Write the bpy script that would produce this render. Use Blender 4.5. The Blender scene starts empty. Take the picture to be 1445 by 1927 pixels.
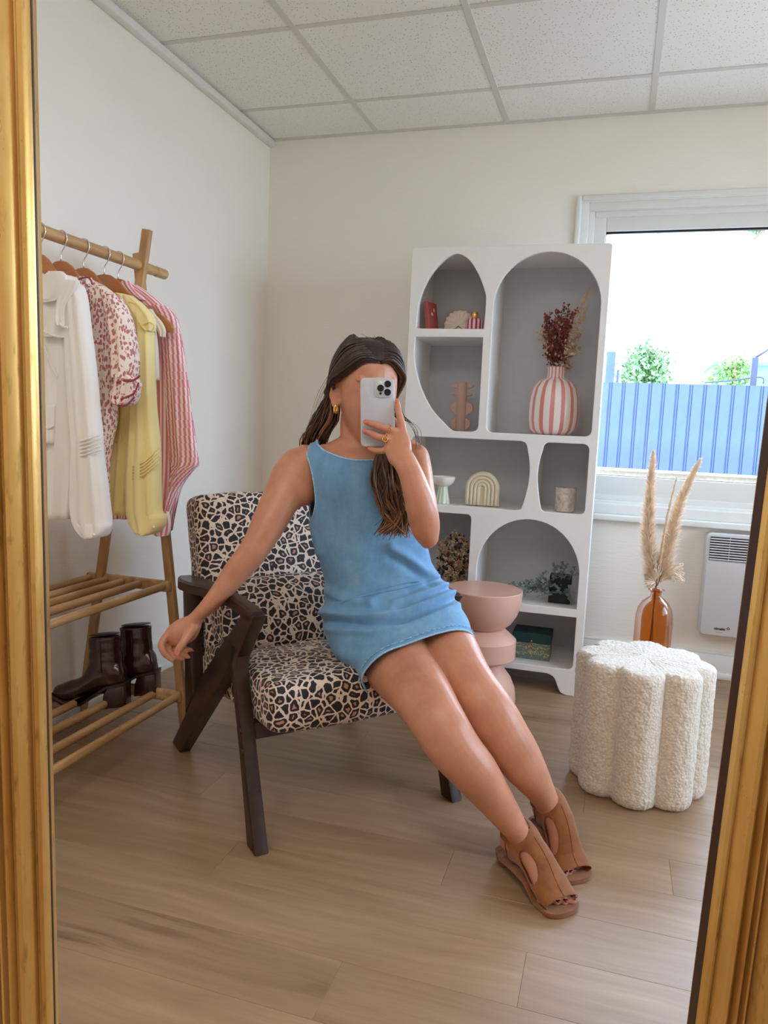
import bpy, bmesh, math, random
from math import sin, cos, pi, radians, sqrt, atan2, exp
from mathutils import Vector as V, Matrix, noise
random.seed(7)
SC = bpy.context.scene
COL = SC.collection

# ---------------------------------------------------------------- camera
# a phone held at 1.03 m in front of a gilt mirror; the room is built as it shows
# itself beyond the mirror frame.  X along the back wall, Y into the room, Z up.
F, CX, CY = 1417.0, 722.5, 963.5
CAM = V((0, 0, 1.03))
YAW, PIT, ROL = radians(-16.911), radians(-6.596), radians(-2.486)
_f = V((sin(YAW)*cos(PIT), cos(YAW)*cos(PIT), sin(PIT)))
_r = _f.cross(V((0, 0, 1))).normalized(); _d = _f.cross(_r)
RI = _r*cos(ROL) + _d*sin(ROL)        # right
DN = _d*cos(ROL) - _r*sin(ROL)        # down
FW = _f                               # forward
cam = bpy.data.cameras.new('camera'); camo = bpy.data.objects.new('camera', cam); COL.objects.link(camo)
cam.sensor_fit = 'AUTO'; cam.sensor_width = 36.0; cam.lens = F*36/1927; cam.clip_start = .02; cam.clip_end = 200
m = Matrix((RI, -DN, -FW)).transposed().to_4x4(); m.translation = CAM; camo.matrix_world = m
SC.camera = camo

# ---------------------------------------------------------------- sky, lights, exposure
W = bpy.data.worlds.new('World'); SC.world = W; W.use_nodes = True
bg = W.node_tree.nodes['Background']
bg.inputs['Color'].default_value = (.71, .87, 1.10, 1); bg.inputs['Strength'].default_value = 9.0
SC.view_settings.view_transform = 'Standard'; SC.view_settings.look = 'None'
SC.view_settings.exposure = 0.43; SC.view_settings.gamma = 1.0; SC.view_settings.use_curve_mapping = False
SC.cycles.use_denoising = True; SC.cycles.max_bounces = 10; SC.cycles.diffuse_bounces = 8
SC.cycles.transmission_bounces = 8; SC.cycles.transparent_max_bounces = 12
SC.cycles.sample_clamp_indirect = 6; SC.cycles.caustics_reflective = False; SC.cycles.caustics_refractive = False

def area(name, loc, target, sx, sy, power, color=(1, 1, 1), portal=False):
    l = bpy.data.lights.new(name, 'AREA'); l.shape = 'RECTANGLE'; l.size = sx; l.size_y = sy
    l.energy = power; l.color = color
    o = bpy.data.objects.new(name, l); COL.objects.link(o); o.location = loc
    o.rotation_euler = (V(target)-V(loc)).to_track_quat('-Z', 'Y').to_euler()
    if portal: l.cycles.is_portal = True
    return o
WINX0, WINX1, WINZ0, WINZ1 = -.13, 1.80, .80, 1.93
RX, FY, LX, BY, CH = 2.1, -1.7, -1.71, 3.469, 2.367         # right wall, front wall, left wall, back wall, ceiling
area('window_portal', ((WINX0+WINX1)/2, 3.56, (WINZ0+WINZ1)/2), ((WINX0+WINX1)/2, 0, (WINZ0+WINZ1)/2), WINX1-WINX0, WINZ1-WINZ0, 1, portal=True)
W2 = (1.3, 3.0, .75, 2.05)        # window in the right wall: y0, y1, z0, z1
area('side_window_portal', (RX+.12, (W2[0]+W2[1])/2, (W2[2]+W2[3])/2), (0, (W2[0]+W2[1])/2, (W2[2]+W2[3])/2), W2[1]-W2[0], W2[3]-W2[2], 1, portal=True)

for lx, ly in ((-.866, -.177), (.334, -.177), (-.266, .423)):      # added fill lights at ceiling height, out of view
    area('ceiling_fill_light', (lx, ly, CH-.004), (lx, ly+.001, 0), .56, .56, 7, (1, .94, .85))

# ---------------------------------------------------------------- helpers
def ray(x, y): return RI*((x-CX)/F) + DN*((y-CY)/F) + FW
def at(x, y, D): return CAM + ray(x, y)*D
def atx(x, y, X): r = ray(x, y); return CAM + r*(X/r.x)
def aty(x, y, Y): r = ray(x, y); return CAM + r*(Y/r.y)
def atz(x, y, Z=0.): r = ray(x, y); return CAM + r*((Z-CAM.z)/r.z)
def pr(P):
    q = P-CAM; d = q.dot(FW); return (CX+F*q.dot(RI)/d, CY+F*q.dot(DN)/d, d)

def tag(o, label=None, cat=None, group=None, kind=None):
    if label: o['label'] = label
    if cat: o['category'] = cat
    if group: o['group'] = group
    if kind: o['kind'] = kind
    return o
def thing(name, loc, label, cat, group=None):
    o = bpy.data.objects.new(name, None); o.empty_display_size = .05
    COL.objects.link(o); o.location = V(loc); return tag(o, label, cat, group)
def wloc(o):
    p = V((0, 0, 0))
    while o is not None: p = p + o.location; o = o.parent
    return p
def obj(name, bm, mat, parent=None, smooth=True, origin=None, autos=None):
    """links a bmesh (world coordinates) as one mesh object, its origin moved to origin / parent"""
    if isinstance(bm, bpy.types.Mesh): me = bm
    else:
        me = bpy.data.meshes.new(name); bm.normal_update(); bm.to_mesh(me); bm.free()
    base = wloc(parent) if parent else V((0, 0, 0))
    org = V(origin) if origin is not None else base
    me.transform(Matrix.Translation(-org))
    o = bpy.data.objects.new(name, me); COL.objects.link(o)
    o.location = org-base
    if parent: o.parent = parent
    for mm in (mat if isinstance(mat, (list, tuple)) else [mat]):
        me.materials.append(mm)
    if smooth:
        me.shade_smooth()
        if autos is not None:
            me.set_sharp_from_angle(angle=radians(autos))
    return o
def BM(): return bmesh.new()
def box(bm, c, s, R=None, bev=0, seg=1):
    g = bmesh.ops.create_cube(bm, size=1.0); vs = g['verts']
    M = Matrix.Translation(V(c)) @ (R.to_4x4() if R else Matrix()) @ Matrix.Diagonal((*s, 1))
    bmesh.ops.transform(bm, matrix=M, verts=vs)
    if bev:
        es = list({e for v in vs for e in v.link_edges})
        bmesh.ops.bevel(bm, geom=es, offset=bev, segments=seg, affect='EDGES', profile=.5)
def bx(bm, a, b, bev=0, seg=1):
    a = V(a); b = V(b); box(bm, (a+b)/2, [abs(b[i]-a[i]) for i in range(3)], None, bev, seg)
def ringface(bm, rings, closed=True, caps=True):
    rv = [[bm.verts.new(p) for p in r] for r in rings]
    n = len(rv[0])
    for a, b in zip(rv, rv[1:]):
        for i in range(n if closed else n-1):
            bm.faces.new((a[i], a[(i+1) % n], b[(i+1) % n], b[i]))
    if caps and closed:
        bm.faces.new(rv[0][::-1]); bm.faces.new(rv[-1])
    return rv
def frame(t, hint=V((0, 0, 1))):
    t = t.normalized()
    if abs(t.dot(hint)) > .97: hint = V((1, 0, 0)) if abs(t.x) < .8 else V((0, 1, 0))
    a = t.cross(hint).normalized(); return a, a.cross(t).normalized()
def cr(P, sub):
    """catmull-rom through tuples/vectors"""
    out = []; n = len(P)
    for i in range(n-1):
        p0 = P[max(i-1, 0)]; p1 = P[i]; p2 = P[i+1]; p3 = P[min(i+2, n-1)]
        for k in range(sub):
            t = k/sub; t2 = t*t; t3 = t2*t
            out.append([.5*((2*b)+(-a+c)*t+(2*a-5*b+4*c-d)*t2+(-a+3*b-3*c+d)*t3) for a, b, c, d in zip(p0, p1, p2, p3)])
    out.append(list(P[-1])); return out
def tube(bm, pts, rad, seg=8, caps=True, sub=0, flat=1.0):
    pts = [V(p) for p in pts]
    if not isinstance(rad, (list, tuple)): rad = [rad]*len(pts)
    if sub:
        q = cr([(*p, r) for p, r in zip(pts, rad)], sub); pts = [V(x[:3]) for x in q]; rad = [max(x[3], 1e-4) for x in q]
    a, b = frame(pts[1]-pts[0]); rings = []
    for i, p in enumerate(pts):
        t = (pts[min(i+1, len(pts)-1)]-pts[max(i-1, 0)]).normalized()
        a = (a-t*a.dot(t)); a = a.normalized() if a.length > 1e-6 else frame(t)[0]
        b = t.cross(a)
        rings.append([p+(a*cos(2*pi*k/seg)+b*sin(2*pi*k/seg)*flat)*rad[i] for k in range(seg)])
    return ringface(bm, rings, True, caps)
def lathe(bm, prof, c, seg=48, axis=V((0, 0, 1)), caps=True, mod=None):
    c = V(c); a, b = frame(axis, V((0, 1, 0))); ax = axis.normalized(); rings = []
    for r, z in prof:
        rings.append([c+ax*z+(a*cos(2*pi*k/seg)+b*sin(2*pi*k/seg))*(r*(mod(2*pi*k/seg, z) if mod else 1)) for k in range(seg)])
    return ringface(bm, rings, True, caps)
def prism(bm, poly, O, U, Wv, T, thick, bev=0, seg=1):
    """extrudes a 2-D polygon (coords along U, Wv from O) by thick along T"""
    O = V(O); lo = [bm.verts.new(O+U*p[0]+Wv*p[1]) for p in poly]; hi = [bm.verts.new(v.co+T*thick) for v in lo]
    n = len(poly); fs = [bm.faces.new(lo[::-1]), bm.faces.new(hi)]
    for i in range(n): fs.append(bm.faces.new((lo[i], lo[(i+1) % n], hi[(i+1) % n], hi[i])))
    bmesh.ops.recalc_face_normals(bm, faces=fs)
    if bev:
        es = list({e for f in fs[:2] for e in f.edges})
        bmesh.ops.bevel(bm, geom=es, offset=bev, segments=seg, affect='EDGES', profile=.5)
def ell(bm, c, r, R=None, u=16, v=10):
    g = bmesh.ops.create_uvsphere(bm, u_segments=u, v_segments=v, radius=1.0)
    M = Matrix.Translation(V(c)) @ (R.to_4x4() if R else Matrix()) @ Matrix.Diagonal((*r, 1))
    bmesh.ops.transform(bm, matrix=M, verts=g['verts'])
def evalmesh(me, mods, name='tmp'):
    o = bpy.data.objects.new(name, me); COL.objects.link(o)
    for typ, kw in mods:
        md = o.modifiers.new(typ, typ)
        for k, v in kw.items(): setattr(md, k, v)
    dg = bpy.context.evaluated_depsgraph_get(); dg.update()
    r = bpy.data.meshes.new_from_object(o.evaluated_get(dg), depsgraph=dg)
    bpy.data.objects.remove(o); return r
def bm2me(bm, name='tmp'):
    me = bpy.data.meshes.new(name); bmesh.ops.recalc_face_normals(bm, faces=bm.faces[:]); bm.to_mesh(me); bm.free(); return me

def displace(me, fn):
    nn = [V(v.normal) for v in me.vertices]; cc = [V(v.co) for v in me.vertices]
    out = []
    for c_, n_ in zip(cc, nn): out.extend(c_+n_*fn(c_))
    me.vertices.foreach_set('co', out); me.update()

# ---------------------------------------------------------------- materials
def srgb(r, g, b):
    f = lambda c: c/12.92 if c <= .04045 else ((c+.055)/1.055)**2.4
    return (f(r/255), f(g/255), f(b/255), 1)
class NT:
    def __init__(s, name):
        s.m = bpy.data.materials.new(name); s.m.use_nodes = True; s.t = s.m.node_tree; s.b = s.t.nodes['Principled BSDF']
    def n(s, typ, _props=None, **ins):
        nd = s.t.nodes.new('ShaderNode'+typ)
        for k, v in (_props or {}).items(): setattr(nd, k, v)
        for k, v in ins.items():
            k2 = k.replace('_', ' '); s.set(nd, int(k[1:]) if k[0] == 'i' and k[1:].isdigit() else k2, v)
        return nd
    def set(s, nd, key, v):
        sock = nd.inputs[key]
        if hasattr(v, 'is_output'): s.t.links.new(v, sock)
        elif hasattr(v, 'outputs'): s.t.links.new(v.outputs[0], sock)
        else:
            if isinstance(v, tuple) and len(v) == 3 and sock.type == 'RGBA': v = (*v, 1)
            sock.default_value = v
    def P(s, **kw):
        for k, v in kw.items(): s.set(s.b, k.replace('_', ' '), v)
        return s
    def coord(s, which='Object'): return s.n('TexCoord').outputs[which]
    def mapped(s, scale=(1, 1, 1), which='Object', rot=(0, 0, 0), vec=None):
        return s.n('Mapping', Vector=vec or s.coord(which), Scale=scale, Rotation=rot).outputs[0]
    def noise(s, scale, detail=3, rough=.5, vec=None, dist=0):
        return s.n('TexNoise', Scale=scale, Detail=detail, Roughness=rough, Vector=vec or s.coord(), Distortion=dist)
    def ramp(s, fac, stops, interp='LINEAR'):
        r = s.n('ValToRGB', Fac=fac); e = r.color_ramp.elements; r.color_ramp.interpolation = interp
        while len(e) < len(stops): e.new(.5)
        for x, (p, c) in zip(e, stops): x.position = p; x.color = c if len(c) == 4 else (*c, 1)
        return r.outputs[0]
    def math(s, op, a, b=0, clamp=False):
        nd = s.t.nodes.new('ShaderNodeMath'); nd.operation = op; nd.use_clamp = clamp
        s.set(nd, 0, a); s.set(nd, 1, b); return nd.outputs[0]
    def mix(s, fac, a, b, mode='MIX'):
        nd = s.t.nodes.new('ShaderNodeMix'); nd.data_type = 'RGBA'; nd.blend_type = mode
        s.set(nd, 0, fac); s.set(nd, 6, a); s.set(nd, 7, b); return nd.outputs[2]
    def bump(s, h, strength=.3, dist=.01):
        b = s.n('Bump', Strength=strength, Distance=dist, Height=h); s.set(s.b, 'Normal', b.outputs[0]); return s
def flat(name, col, rough=.6, var=.05, scale=30, bump=0, bdist=.002, metal=0, **kw):
    t = NT(name); c = col if len(col) == 4 else (*col, 1)
    n = t.noise(scale, 3)
    lo = tuple(x*(1-var) for x in c[:3]); hi = tuple(min(1, x*(1+var)) for x in c[:3])
    t.P(Base_Color=t.ramp(n.outputs[0], [(.3, lo), (.7, hi)]), Roughness=rough, Metallic=metal, **kw)
    if bump: t.bump(n.outputs[0], bump, bdist)
    return t.m
M = {}
def wall_mat(name, col):
    t = NT(name)
    nz = t.noise(1, 4, .6, t.mapped((14, 14, 260)))
    n2 = t.noise(2.5, 3)
    t.P(Base_Color=t.ramp(n2.outputs[0], [(.3, tuple(c*.98 for c in col[:3])), (.7, col)]), Roughness=.75)
    t.bump(nz.outputs[0], .25, .004); return t.m
M['wall'] = wall_mat('wall_paint', srgb(245, 240, 230))
M['white'] = flat('white_gloss_paint', srgb(232, 230, 226), .38, .015)
M['pvc'] = flat('white_window_pvc', srgb(232, 232, 228), .35, .01)
M['gridbar'] = flat('ceiling_grid_metal', srgb(212, 209, 202), .5, .02)
def tile_mat():
    t = NT('mineral_ceiling_tile')
    v = t.n('TexVoronoi', Scale=95.0, Vector=t.n('Vector' 'Math', {'operation': 'ADD'}, i0=t.coord(), i1=t.n('ObjectInfo').outputs['Location']).outputs[0], Randomness=1.0)
    n = t.noise(60, 4, .65)
    pit = t.math('LESS_THAN', t.math('ADD', v.outputs['Distance'], t.math('MULTIPLY', n.outputs[0], .25)), .30)
    col = t.mix(t.math('MULTIPLY', pit, .7), srgb(240, 238, 232), srgb(120, 116, 108))
    t.P(Base_Color=col, Roughness=.9); t.bump(t.math('SUBTRACT', n.outputs[0], pit), .35, .003); return t.m
M['tile'] = tile_mat()
def plank_mat():
    t = NT('oak_vinyl_plank'); oi = t.n('ObjectInfo')
    off = t.n('CombineXYZ', X=t.math('MULTIPLY', oi.outputs['Random'], 37.0), Y=t.math('MULTIPLY', oi.outputs['Random'], 91.0), Z=0.0)
    co = t.n('VectorMath', {'operation': 'ADD'}, i0=t.coord(), i1=off.outputs[0]).outputs[0]
    wob = t.noise(1.6, 3, .5, co)
    co2 = t.n('VectorMath', {'operation': 'ADD'}, i0=co, i1=t.n('VectorMath', {'operation': 'MULTIPLY'}, i0=wob.outputs['Color'], i1=(.0, .10, 0)).outputs[0]).outputs[0]
    g = t.noise(1, 6, .62, t.mapped((2.2, 34, 1), vec=co2))
    fine = t.noise(1, 4, .7, t.mapped((9, 260, 1), vec=co2))
    broad = t.noise(1, 3, .5, t.mapped((.9, 6, 1), vec=co))
    base = t.ramp(g.outputs[0], [(.25, srgb(124, 95, 68)), (.5, srgb(152, 122, 92)), (.75, srgb(176, 147, 116))])
    base = t.mix(.35, base, t.ramp(broad.outputs[0], [(.3, srgb(136, 106, 78)), (.7, srgb(188, 160, 130))]))
    base = t.mix(t.math('MULTIPLY', fine.outputs[0], .22), base, srgb(140, 114, 92))
    kn = t.n('TexVoronoi', Scale=1.0, Vector=t.mapped((1.5, 5.0, 1), vec=co2), Randomness=1.0)
    streak = t.noise(1, 4, .6, t.mapped((3.2, 42, 1), vec=co2))
    k1 = t.ramp(kn.outputs['Distance'], [(.0, (1, 1, 1)), (.10, (.75, .75, .75)), (.30, (0, 0, 0))])
    k2 = t.math('MULTIPLY', k1, t.ramp(streak.outputs[0], [(.45, (0, 0, 0)), (.62, (1, 1, 1))]))
    gate = t.ramp(t.noise(.8, 1, .5, co).outputs[0], [(.36, (0, 0, 0)), (.5, (1, 1, 1))])
    base = t.mix(t.math('MULTIPLY', t.math('MULTIPLY', k2, gate), .9), base, srgb(92, 68, 52))
    tone = t.ramp(oi.outputs['Random'], [(0, (.93, .92, .91)), (1, (1.03, 1.03, 1.04))])
    base = t.mix(1.0, base, tone, 'MULTIPLY')
    t.P(Base_Color=base, Roughness=t.ramp(fine.outputs[0], [(.3, (.34,)*3), (.7, (.46,)*3)]))
    t.bump(fine.outputs[0], .12, .001); return t.m
M['plank'] = plank_mat()
M['dark'] = flat('joint_dark', srgb(120, 98, 80), .8)
def gold_mat():
    t = NT('gilt_wood')
    n = t.noise(9, 5, .65, t.mapped((1, 1, .18))); n2 = t.noise(70, 3, .6, t.mapped((1, 1, .25)))
    c = t.ramp(n.outputs[0], [(.25, srgb(186, 138, 72)), (.55, srgb(224, 180, 104)), (.8, srgb(240, 212, 150))])
    c = t.mix(t.ramp(n2.outputs[0], [(.60, (0, 0, 0)), (.75, (.6, .6, .6))]), c, srgb(120, 76, 36))
    t.P(Base_Color=c, Metallic=.6, Roughness=t.ramp(n2.outputs[0], [(.3, (.26,)*3), (.7, (.42,)*3)]))
    t.bump(n2.outputs[0], .12, .001); return t.m
M['gold'] = gold_mat()
M['goldtrim'] = flat('polished_gold', srgb(226, 180, 96), .22, .04, metal=1)
M['frameedge'] = flat('frame_edge_shade', srgb(58, 36, 26), .5)  # shade of the frame's inner side put into the colour
M['black'] = flat('black_rubber', (.01, .01, .013), .4)
def glass(name, col, rough=0.0, ior=1.45, thin=False):
    t = NT(name)
    if thin:
        tr = t.n('BsdfTransparent', Color=col); gl = t.n('BsdfGlossy', Color=(1, 1, 1, 1), Roughness=.02)
        fr = t.n('Fresnel', IOR=1.45); mx = t.t.nodes.new('ShaderNodeMixShader')
        t.set(mx, 0, t.math('MULTIPLY', fr.outputs[0], .35 if 'amber' in name else .6)); t.set(mx, 1, tr.outputs[0]); t.set(mx, 2, gl.outputs[0])
        t.t.links.new(mx.outputs[0], t.t.nodes['Material Output'].inputs['Surface'])
    else: t.P(Base_Color=col, Transmission_Weight=1.0, Roughness=rough, IOR=ior)
    return t.m
M['pane'] = glass('window_glass', (.97, .99, 1, 1), thin=True)
M['amber'] = glass('amber_glass', srgb(232, 178, 116), thin=True)
def wood(name, lo, hi, sc=(4, 40, 40), rough=.42, which='Object', rot=(0, 0, 0)):
    t = NT(name); w = t.noise(1, 5, .6, t.mapped(sc, which, rot), dist=.4)
    t.P(Base_Color=t.ramp(w.outputs[0], [(.3, lo), (.7, hi)]), Roughness=rough); t.bump(w.outputs[0], .08, .001); return t.m
M['bamboo'] = wood('bamboo', srgb(160, 118, 74), srgb(200, 160, 108), (30, 30, 8), .4)
M['bamboo_y'] = wood('bamboo_lengthwise', srgb(166, 124, 80), srgb(206, 168, 118), (40, 5, 40), .38)
M['hanger'] = wood('hanger_beech', srgb(166, 104, 58), srgb(186, 122, 72), (8, 40, 30), .38)
M['walnut'] = wood('dark_walnut', srgb(38, 22, 17), srgb(60, 36, 28), (18, 18, 60), .36)
M['chrome'] = flat('chrome', (.75, .75, .76), .18, .02, metal=1)
def leopard():
    t = NT('leopard_print_velvet')
    nz = t.noise(26, 3, .55)
    co = t.n('VectorMath', {'operation': 'ADD'}, i0=t.coord(), i1=t.n('VectorMath', {'operation': 'SCALE'}, i0=t.n('VectorMath', {'operation': 'SUBTRACT'}, i0=nz.outputs['Color'], i1=(.5, .5, .5)).outputs[0], Scale=.017).outputs[0]).outputs[0]
    big = t.n('TexVoronoi', Scale=44.0, Vector=co, Randomness=.9)
    edge = t.n('TexVoronoi', {'feature': 'DISTANCE_TO_EDGE'}, Scale=44.0, Vector=co, Randomness=.9)
    sep = t.n('SeparateColor', Color=big.outputs['Color'])
    n2 = t.noise(70, 2, .5)
    d = t.math('ADD', edge.outputs['Distance'], t.math('MULTIPLY', t.math('SUBTRACT', n2.outputs[0], .5), .16))
    blob = t.math('GREATER_THAN', d, .092)
    core = t.math('MULTIPLY', t.math('GREATER_THAN', t.math('ADD', edge.outputs['Distance'], t.math('MULTIPLY', t.math('SUBTRACT', n2.outputs[0], .5), .34)), .33), t.math('GREATER_THAN', sep.outputs[0], .40))
    fz = t.noise(500, 2)
    base = t.mix(fz.outputs[0], srgb(208, 184, 164), srgb(228, 206, 188))
    c = t.mix(blob, base, srgb(26, 22, 24)); c = t.mix(core, c, srgb(176, 124, 100))
    t.P(Base_Color=c, Roughness=.72, Sheen_Weight=.25, Sheen_Roughness=.4); t.bump(fz.outputs[0], .15, .001); return t.m
M['leopard'] = leopard()
def denim():
    t = NT('light_blue_denim')
    n = t.noise(1, 5, .6, t.mapped((16, 16, 5))); n2 = t.noise(1, 3, .7, t.mapped((700, 700, 200))); n3 = t.noise(60, 4, .7)
    c = t.ramp(n.outputs[0], [(.25, srgb(76, 130, 178)), (.5, srgb(98, 152, 196)), (.78, srgb(124, 174, 210))])
    c = t.mix(t.math('MULTIPLY', n2.outputs[0], .30), c, srgb(170, 202, 224))
    c = t.mix(t.ramp(n3.outputs[0], [(.4, (.14,)*3), (.6, (0, 0, 0))]), c, srgb(66, 112, 152))
    t.P(Base_Color=c, Roughness=.85, Sheen_Weight=.15); t.bump(n2.outputs[0], .25, .0008); return t.m
M['denim'] = denim()
M['stitch'] = flat('denim_seam', srgb(150, 194, 224), .85, .22, 300, .4, .001)
def skin():
    t = NT('tanned_skin'); n = t.noise(18, 4, .6); n2 = t.noise(420, 3, .6)
    c = t.ramp(n.outputs[0], [(.3, srgb(187, 127, 100)), (.7, srgb(205, 146, 117))])
    t.P(Base_Color=c, Roughness=.38, Subsurface_Weight=.12, Subsurface_Radius=(.012, .004, .002), Subsurface_Scale=.5)
    t.set(t.b, 'Specular IOR Level', .4)
    t.bump(n2.outputs[0], .06, .0008); return t.m
M['skin'] = skin()
def cloth(name, col, sc=420, rough=.85, trans=.0, var=.06):
    t = NT(name); n = t.noise(1, 3, .6, t.mapped((sc, sc, sc*.4))); n2 = t.noise(7, 3)
    a = tuple(x*(1-var) for x in col[:3]); c = t.ramp(n2.outputs[0], [(.3, a), (.7, col)])
    t.P(Base_Color=c, Roughness=rough, Sheen_Weight=.1)
    t.bump(n.outputs[0], .2, .001); return t.m
M['white_cloth'] = cloth('white_muslin', srgb(238, 234, 228)); M['yellow_cloth'] = cloth('butter_yellow_muslin', srgb(246, 230, 164))
M['ivory_cloth'] = cloth('ivory_linen', srgb(234, 224, 208))
def floral():
    t = NT('red_floral_print'); nz = t.noise(40, 3)
    co = t.n('VectorMath', {'operation': 'ADD'}, i0=t.coord(), i1=t.n('VectorMath', {'operation': 'SCALE'}, i0=nz.outputs['Color'], Scale=.012).outputs[0]).outputs[0]
    v = t.n('TexVoronoi', Scale=140.0, Vector=t.mapped((1, 1, .55), vec=co))
    p = t.n('TexVoronoi', Scale=17.0, Vector=co)
    leaf = t.math('LESS_THAN', v.outputs['Distance'], .46)
    zone = t.math('LESS_THAN', t.math('ADD', p.outputs['Distance'], t.math('MULTIPLY', nz.outputs[0], .5)), 1.02)
    c = t.mix(t.math('MULTIPLY', t.math('MULTIPLY', leaf, zone), .85), srgb(240, 226, 214), srgb(176, 78, 88))
    t.P(Base_Color=c, Roughness=.85); return t.m
M['floral'] = floral(); M['wine_thread'] = flat('wine_scallop_thread', srgb(150, 66, 84), .8)
def uvstripe(name, a, b, n, axis='X', duty=.5, rough=.7, soft=False, dist=0):
    """stripes along a UV axis"""
    t = NT(name); s = t.n('SeparateXYZ', Vector=t.coord('UV')); x = t.math('MULTIPLY', s.outputs[axis], float(n))
    if dist: x = t.math('ADD', x, t.math('MULTIPLY', t.noise(6, 2).outputs[0], dist))
    f = t.math('LESS_THAN', t.math('FRACT', x), duty)
    t.P(Base_Color=t.mix(f, a, b), Roughness=rough); return t.m
M['pinkstripe'] = uvstripe('pink_striped_cotton', srgb(244, 228, 226), srgb(226, 132, 140), 70, 'X', .5, .85)
M['vasestripe'] = uvstripe('pink_striped_ceramic', srgb(240, 232, 226), srgb(222, 140, 136), 15, 'X', .40, .28)
M['diffstripe'] = uvstripe('red_striped_glass', srgb(240, 214, 218), srgb(178, 50, 90), 12, 'X', .5, .25)
M['greenstripe'] = uvstripe('green_striped_ceramic', srgb(236, 234, 224), srgb(184, 198, 164), 10, 'X', .5, .3)
def hairmat():
    t = NT('brown_balayage_hair'); a = t.n('Attribute', {'attribute_name': 'tip'})
    n = t.noise(1, 3, .6, t.mapped((160, 160, 22)))
    c = t.ramp(a.outputs['Fac'], [(0, srgb(34, 23, 19)), (.45, srgb(62, 42, 31)), (.8, srgb(122, 86, 58)), (1, srgb(160, 118, 84))])
    c = t.mix(t.ramp(n.outputs[0], [(.5, (0, 0, 0)), (.72, (.22,)*3)]), c, srgb(140, 100, 70))
    t.P(Base_Color=c, Roughness=.42, Anisotropic=.5); return t.m
M['hair'] = hairmat()
def suede(name, lo, hi):
    t = NT(name); n = t.noise(30, 4, .65); f = t.noise(900, 2)
    t.P(Base_Color=t.ramp(n.outputs[0], [(.3, lo), (.7, hi)]), Roughness=.9, Sheen_Weight=.35, Sheen_Roughness=.5); t.bump(f.outputs[0], .3, .0008); return t.m
M['suede'] = suede('tan_suede', srgb(120, 66, 24), srgb(150, 88, 36)); M['sole'] = suede('sole_leather', srgb(98, 56, 28), srgb(120, 72, 38))
def boucle():
    t = NT('cream_boucle'); v = t.n('TexVoronoi', {'feature': 'SMOOTH_F1'}, Scale=150.0, Vector=t.coord()); n = t.noise(60, 4, .7)
    h = t.math('ADD', t.math('MULTIPLY', v.outputs['Distance'], -1.0), t.math('MULTIPLY', n.outputs[0], .8))
    t.P(Base_Color=t.ramp(v.outputs['Distance'], [(.1, srgb(236, 226, 212)), (.8, srgb(206, 192, 174))]), Roughness=.95, Sheen_Weight=.4)
    t.bump(h, .75, .004); return t.m
M['boucle'] = boucle()
M['pinkmat'] = flat('dusty_pink_lacquer', srgb(220, 174, 154), .34, .02)
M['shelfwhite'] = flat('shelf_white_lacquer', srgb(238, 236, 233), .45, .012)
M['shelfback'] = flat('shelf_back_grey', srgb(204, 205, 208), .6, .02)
M['boot'] = flat('oxblood_leather', srgb(52, 20, 20), .22, .15, 25, .12, .003, **{'Coat_Weight': .3})
M['bootsole'] = flat('boot_sole', srgb(46, 22, 20), .4, .1)
M['phone'] = flat('pale_grey_silicone', srgb(190, 192, 201), .5, .01); M['lensring'] = flat('camera_bump', srgb(196, 200, 208), .3, .01)
M['lens'] = flat('lens_glass', (.006, .006, .01), .05, .02); M['nail'] = flat('coral_nail_polish', srgb(214, 112, 104), .2, .03)
M['toenail'] = flat('wine_nail_polish', srgb(92, 20, 30), .18, .03); M['nude_nail'] = flat('rose_nail_polish', srgb(208, 120, 112), .25, .03)
M['lips'] = flat('lips', srgb(176, 96, 88), .4); M['eyewhite'] = flat('eye_white', srgb(232, 226, 220), .2); M['iris'] = flat('iris_brown', srgb(60, 38, 26), .15)
M['cream'] = flat('matte_cream_ceramic', srgb(226, 216, 188), .6, .03); M['shell'] = flat('shell_ceramic', srgb(232, 218, 202), .6, .04)
M['blush'] = flat('blush_ceramic', srgb(204, 170, 152), .6, .04); M['whitecer'] = flat('white_ceramic', srgb(236, 232, 224), .25, .02)
def marble():
    t = NT('blush_marble'); n = t.noise(26, 5, .7, dist=1.5)
    t.P(Base_Color=t.ramp(n.outputs[0], [(.35, srgb(168, 150, 142)), (.5, srgb(206, 192, 182)), (.7, srgb(222, 212, 202))]), Roughness=.4); return t.m
M['marble'] = marble()
M['pampas'] = flat('pampas_plume', srgb(246, 226, 200), .9, .1, 40, **{'Sheen_Weight': .3}); M['stem'] = flat('dry_stem', srgb(150, 104, 62), .7, .1)
M['rust'] = flat('rust_dried_flower', srgb(140, 74, 62), .9, .25, 60); M['brownflower'] = flat('burgundy_dried_flower', srgb(100, 52, 48), .9, .25, 60)
M['beige_f'] = flat('beige_dried_flower', srgb(208, 182, 156), .9, .12, 60); M['dustyw'] = flat('white_dried_flower', srgb(206, 190, 168), .9, .12, 60)
M['purple'] = flat('purple_dried_flower', srgb(74, 52, 110), .9, .2, 60); M['darkstem'] = flat('dark_dried_stem', srgb(54, 42, 34), .9, .2, 60)
M['tanpod'] = flat('tan_seed_pod', srgb(160, 118, 84), .8, .15, 60); M['euca'] = flat('eucalyptus_leaf', srgb(120, 138, 130), .7, .18, 50)
M['blackpot'] = flat('navy_black_box', srgb(16, 22, 32), .6, .1); M['tagcard'] = flat('grey_card', srgb(140, 144, 150), .7, .03)
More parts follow.
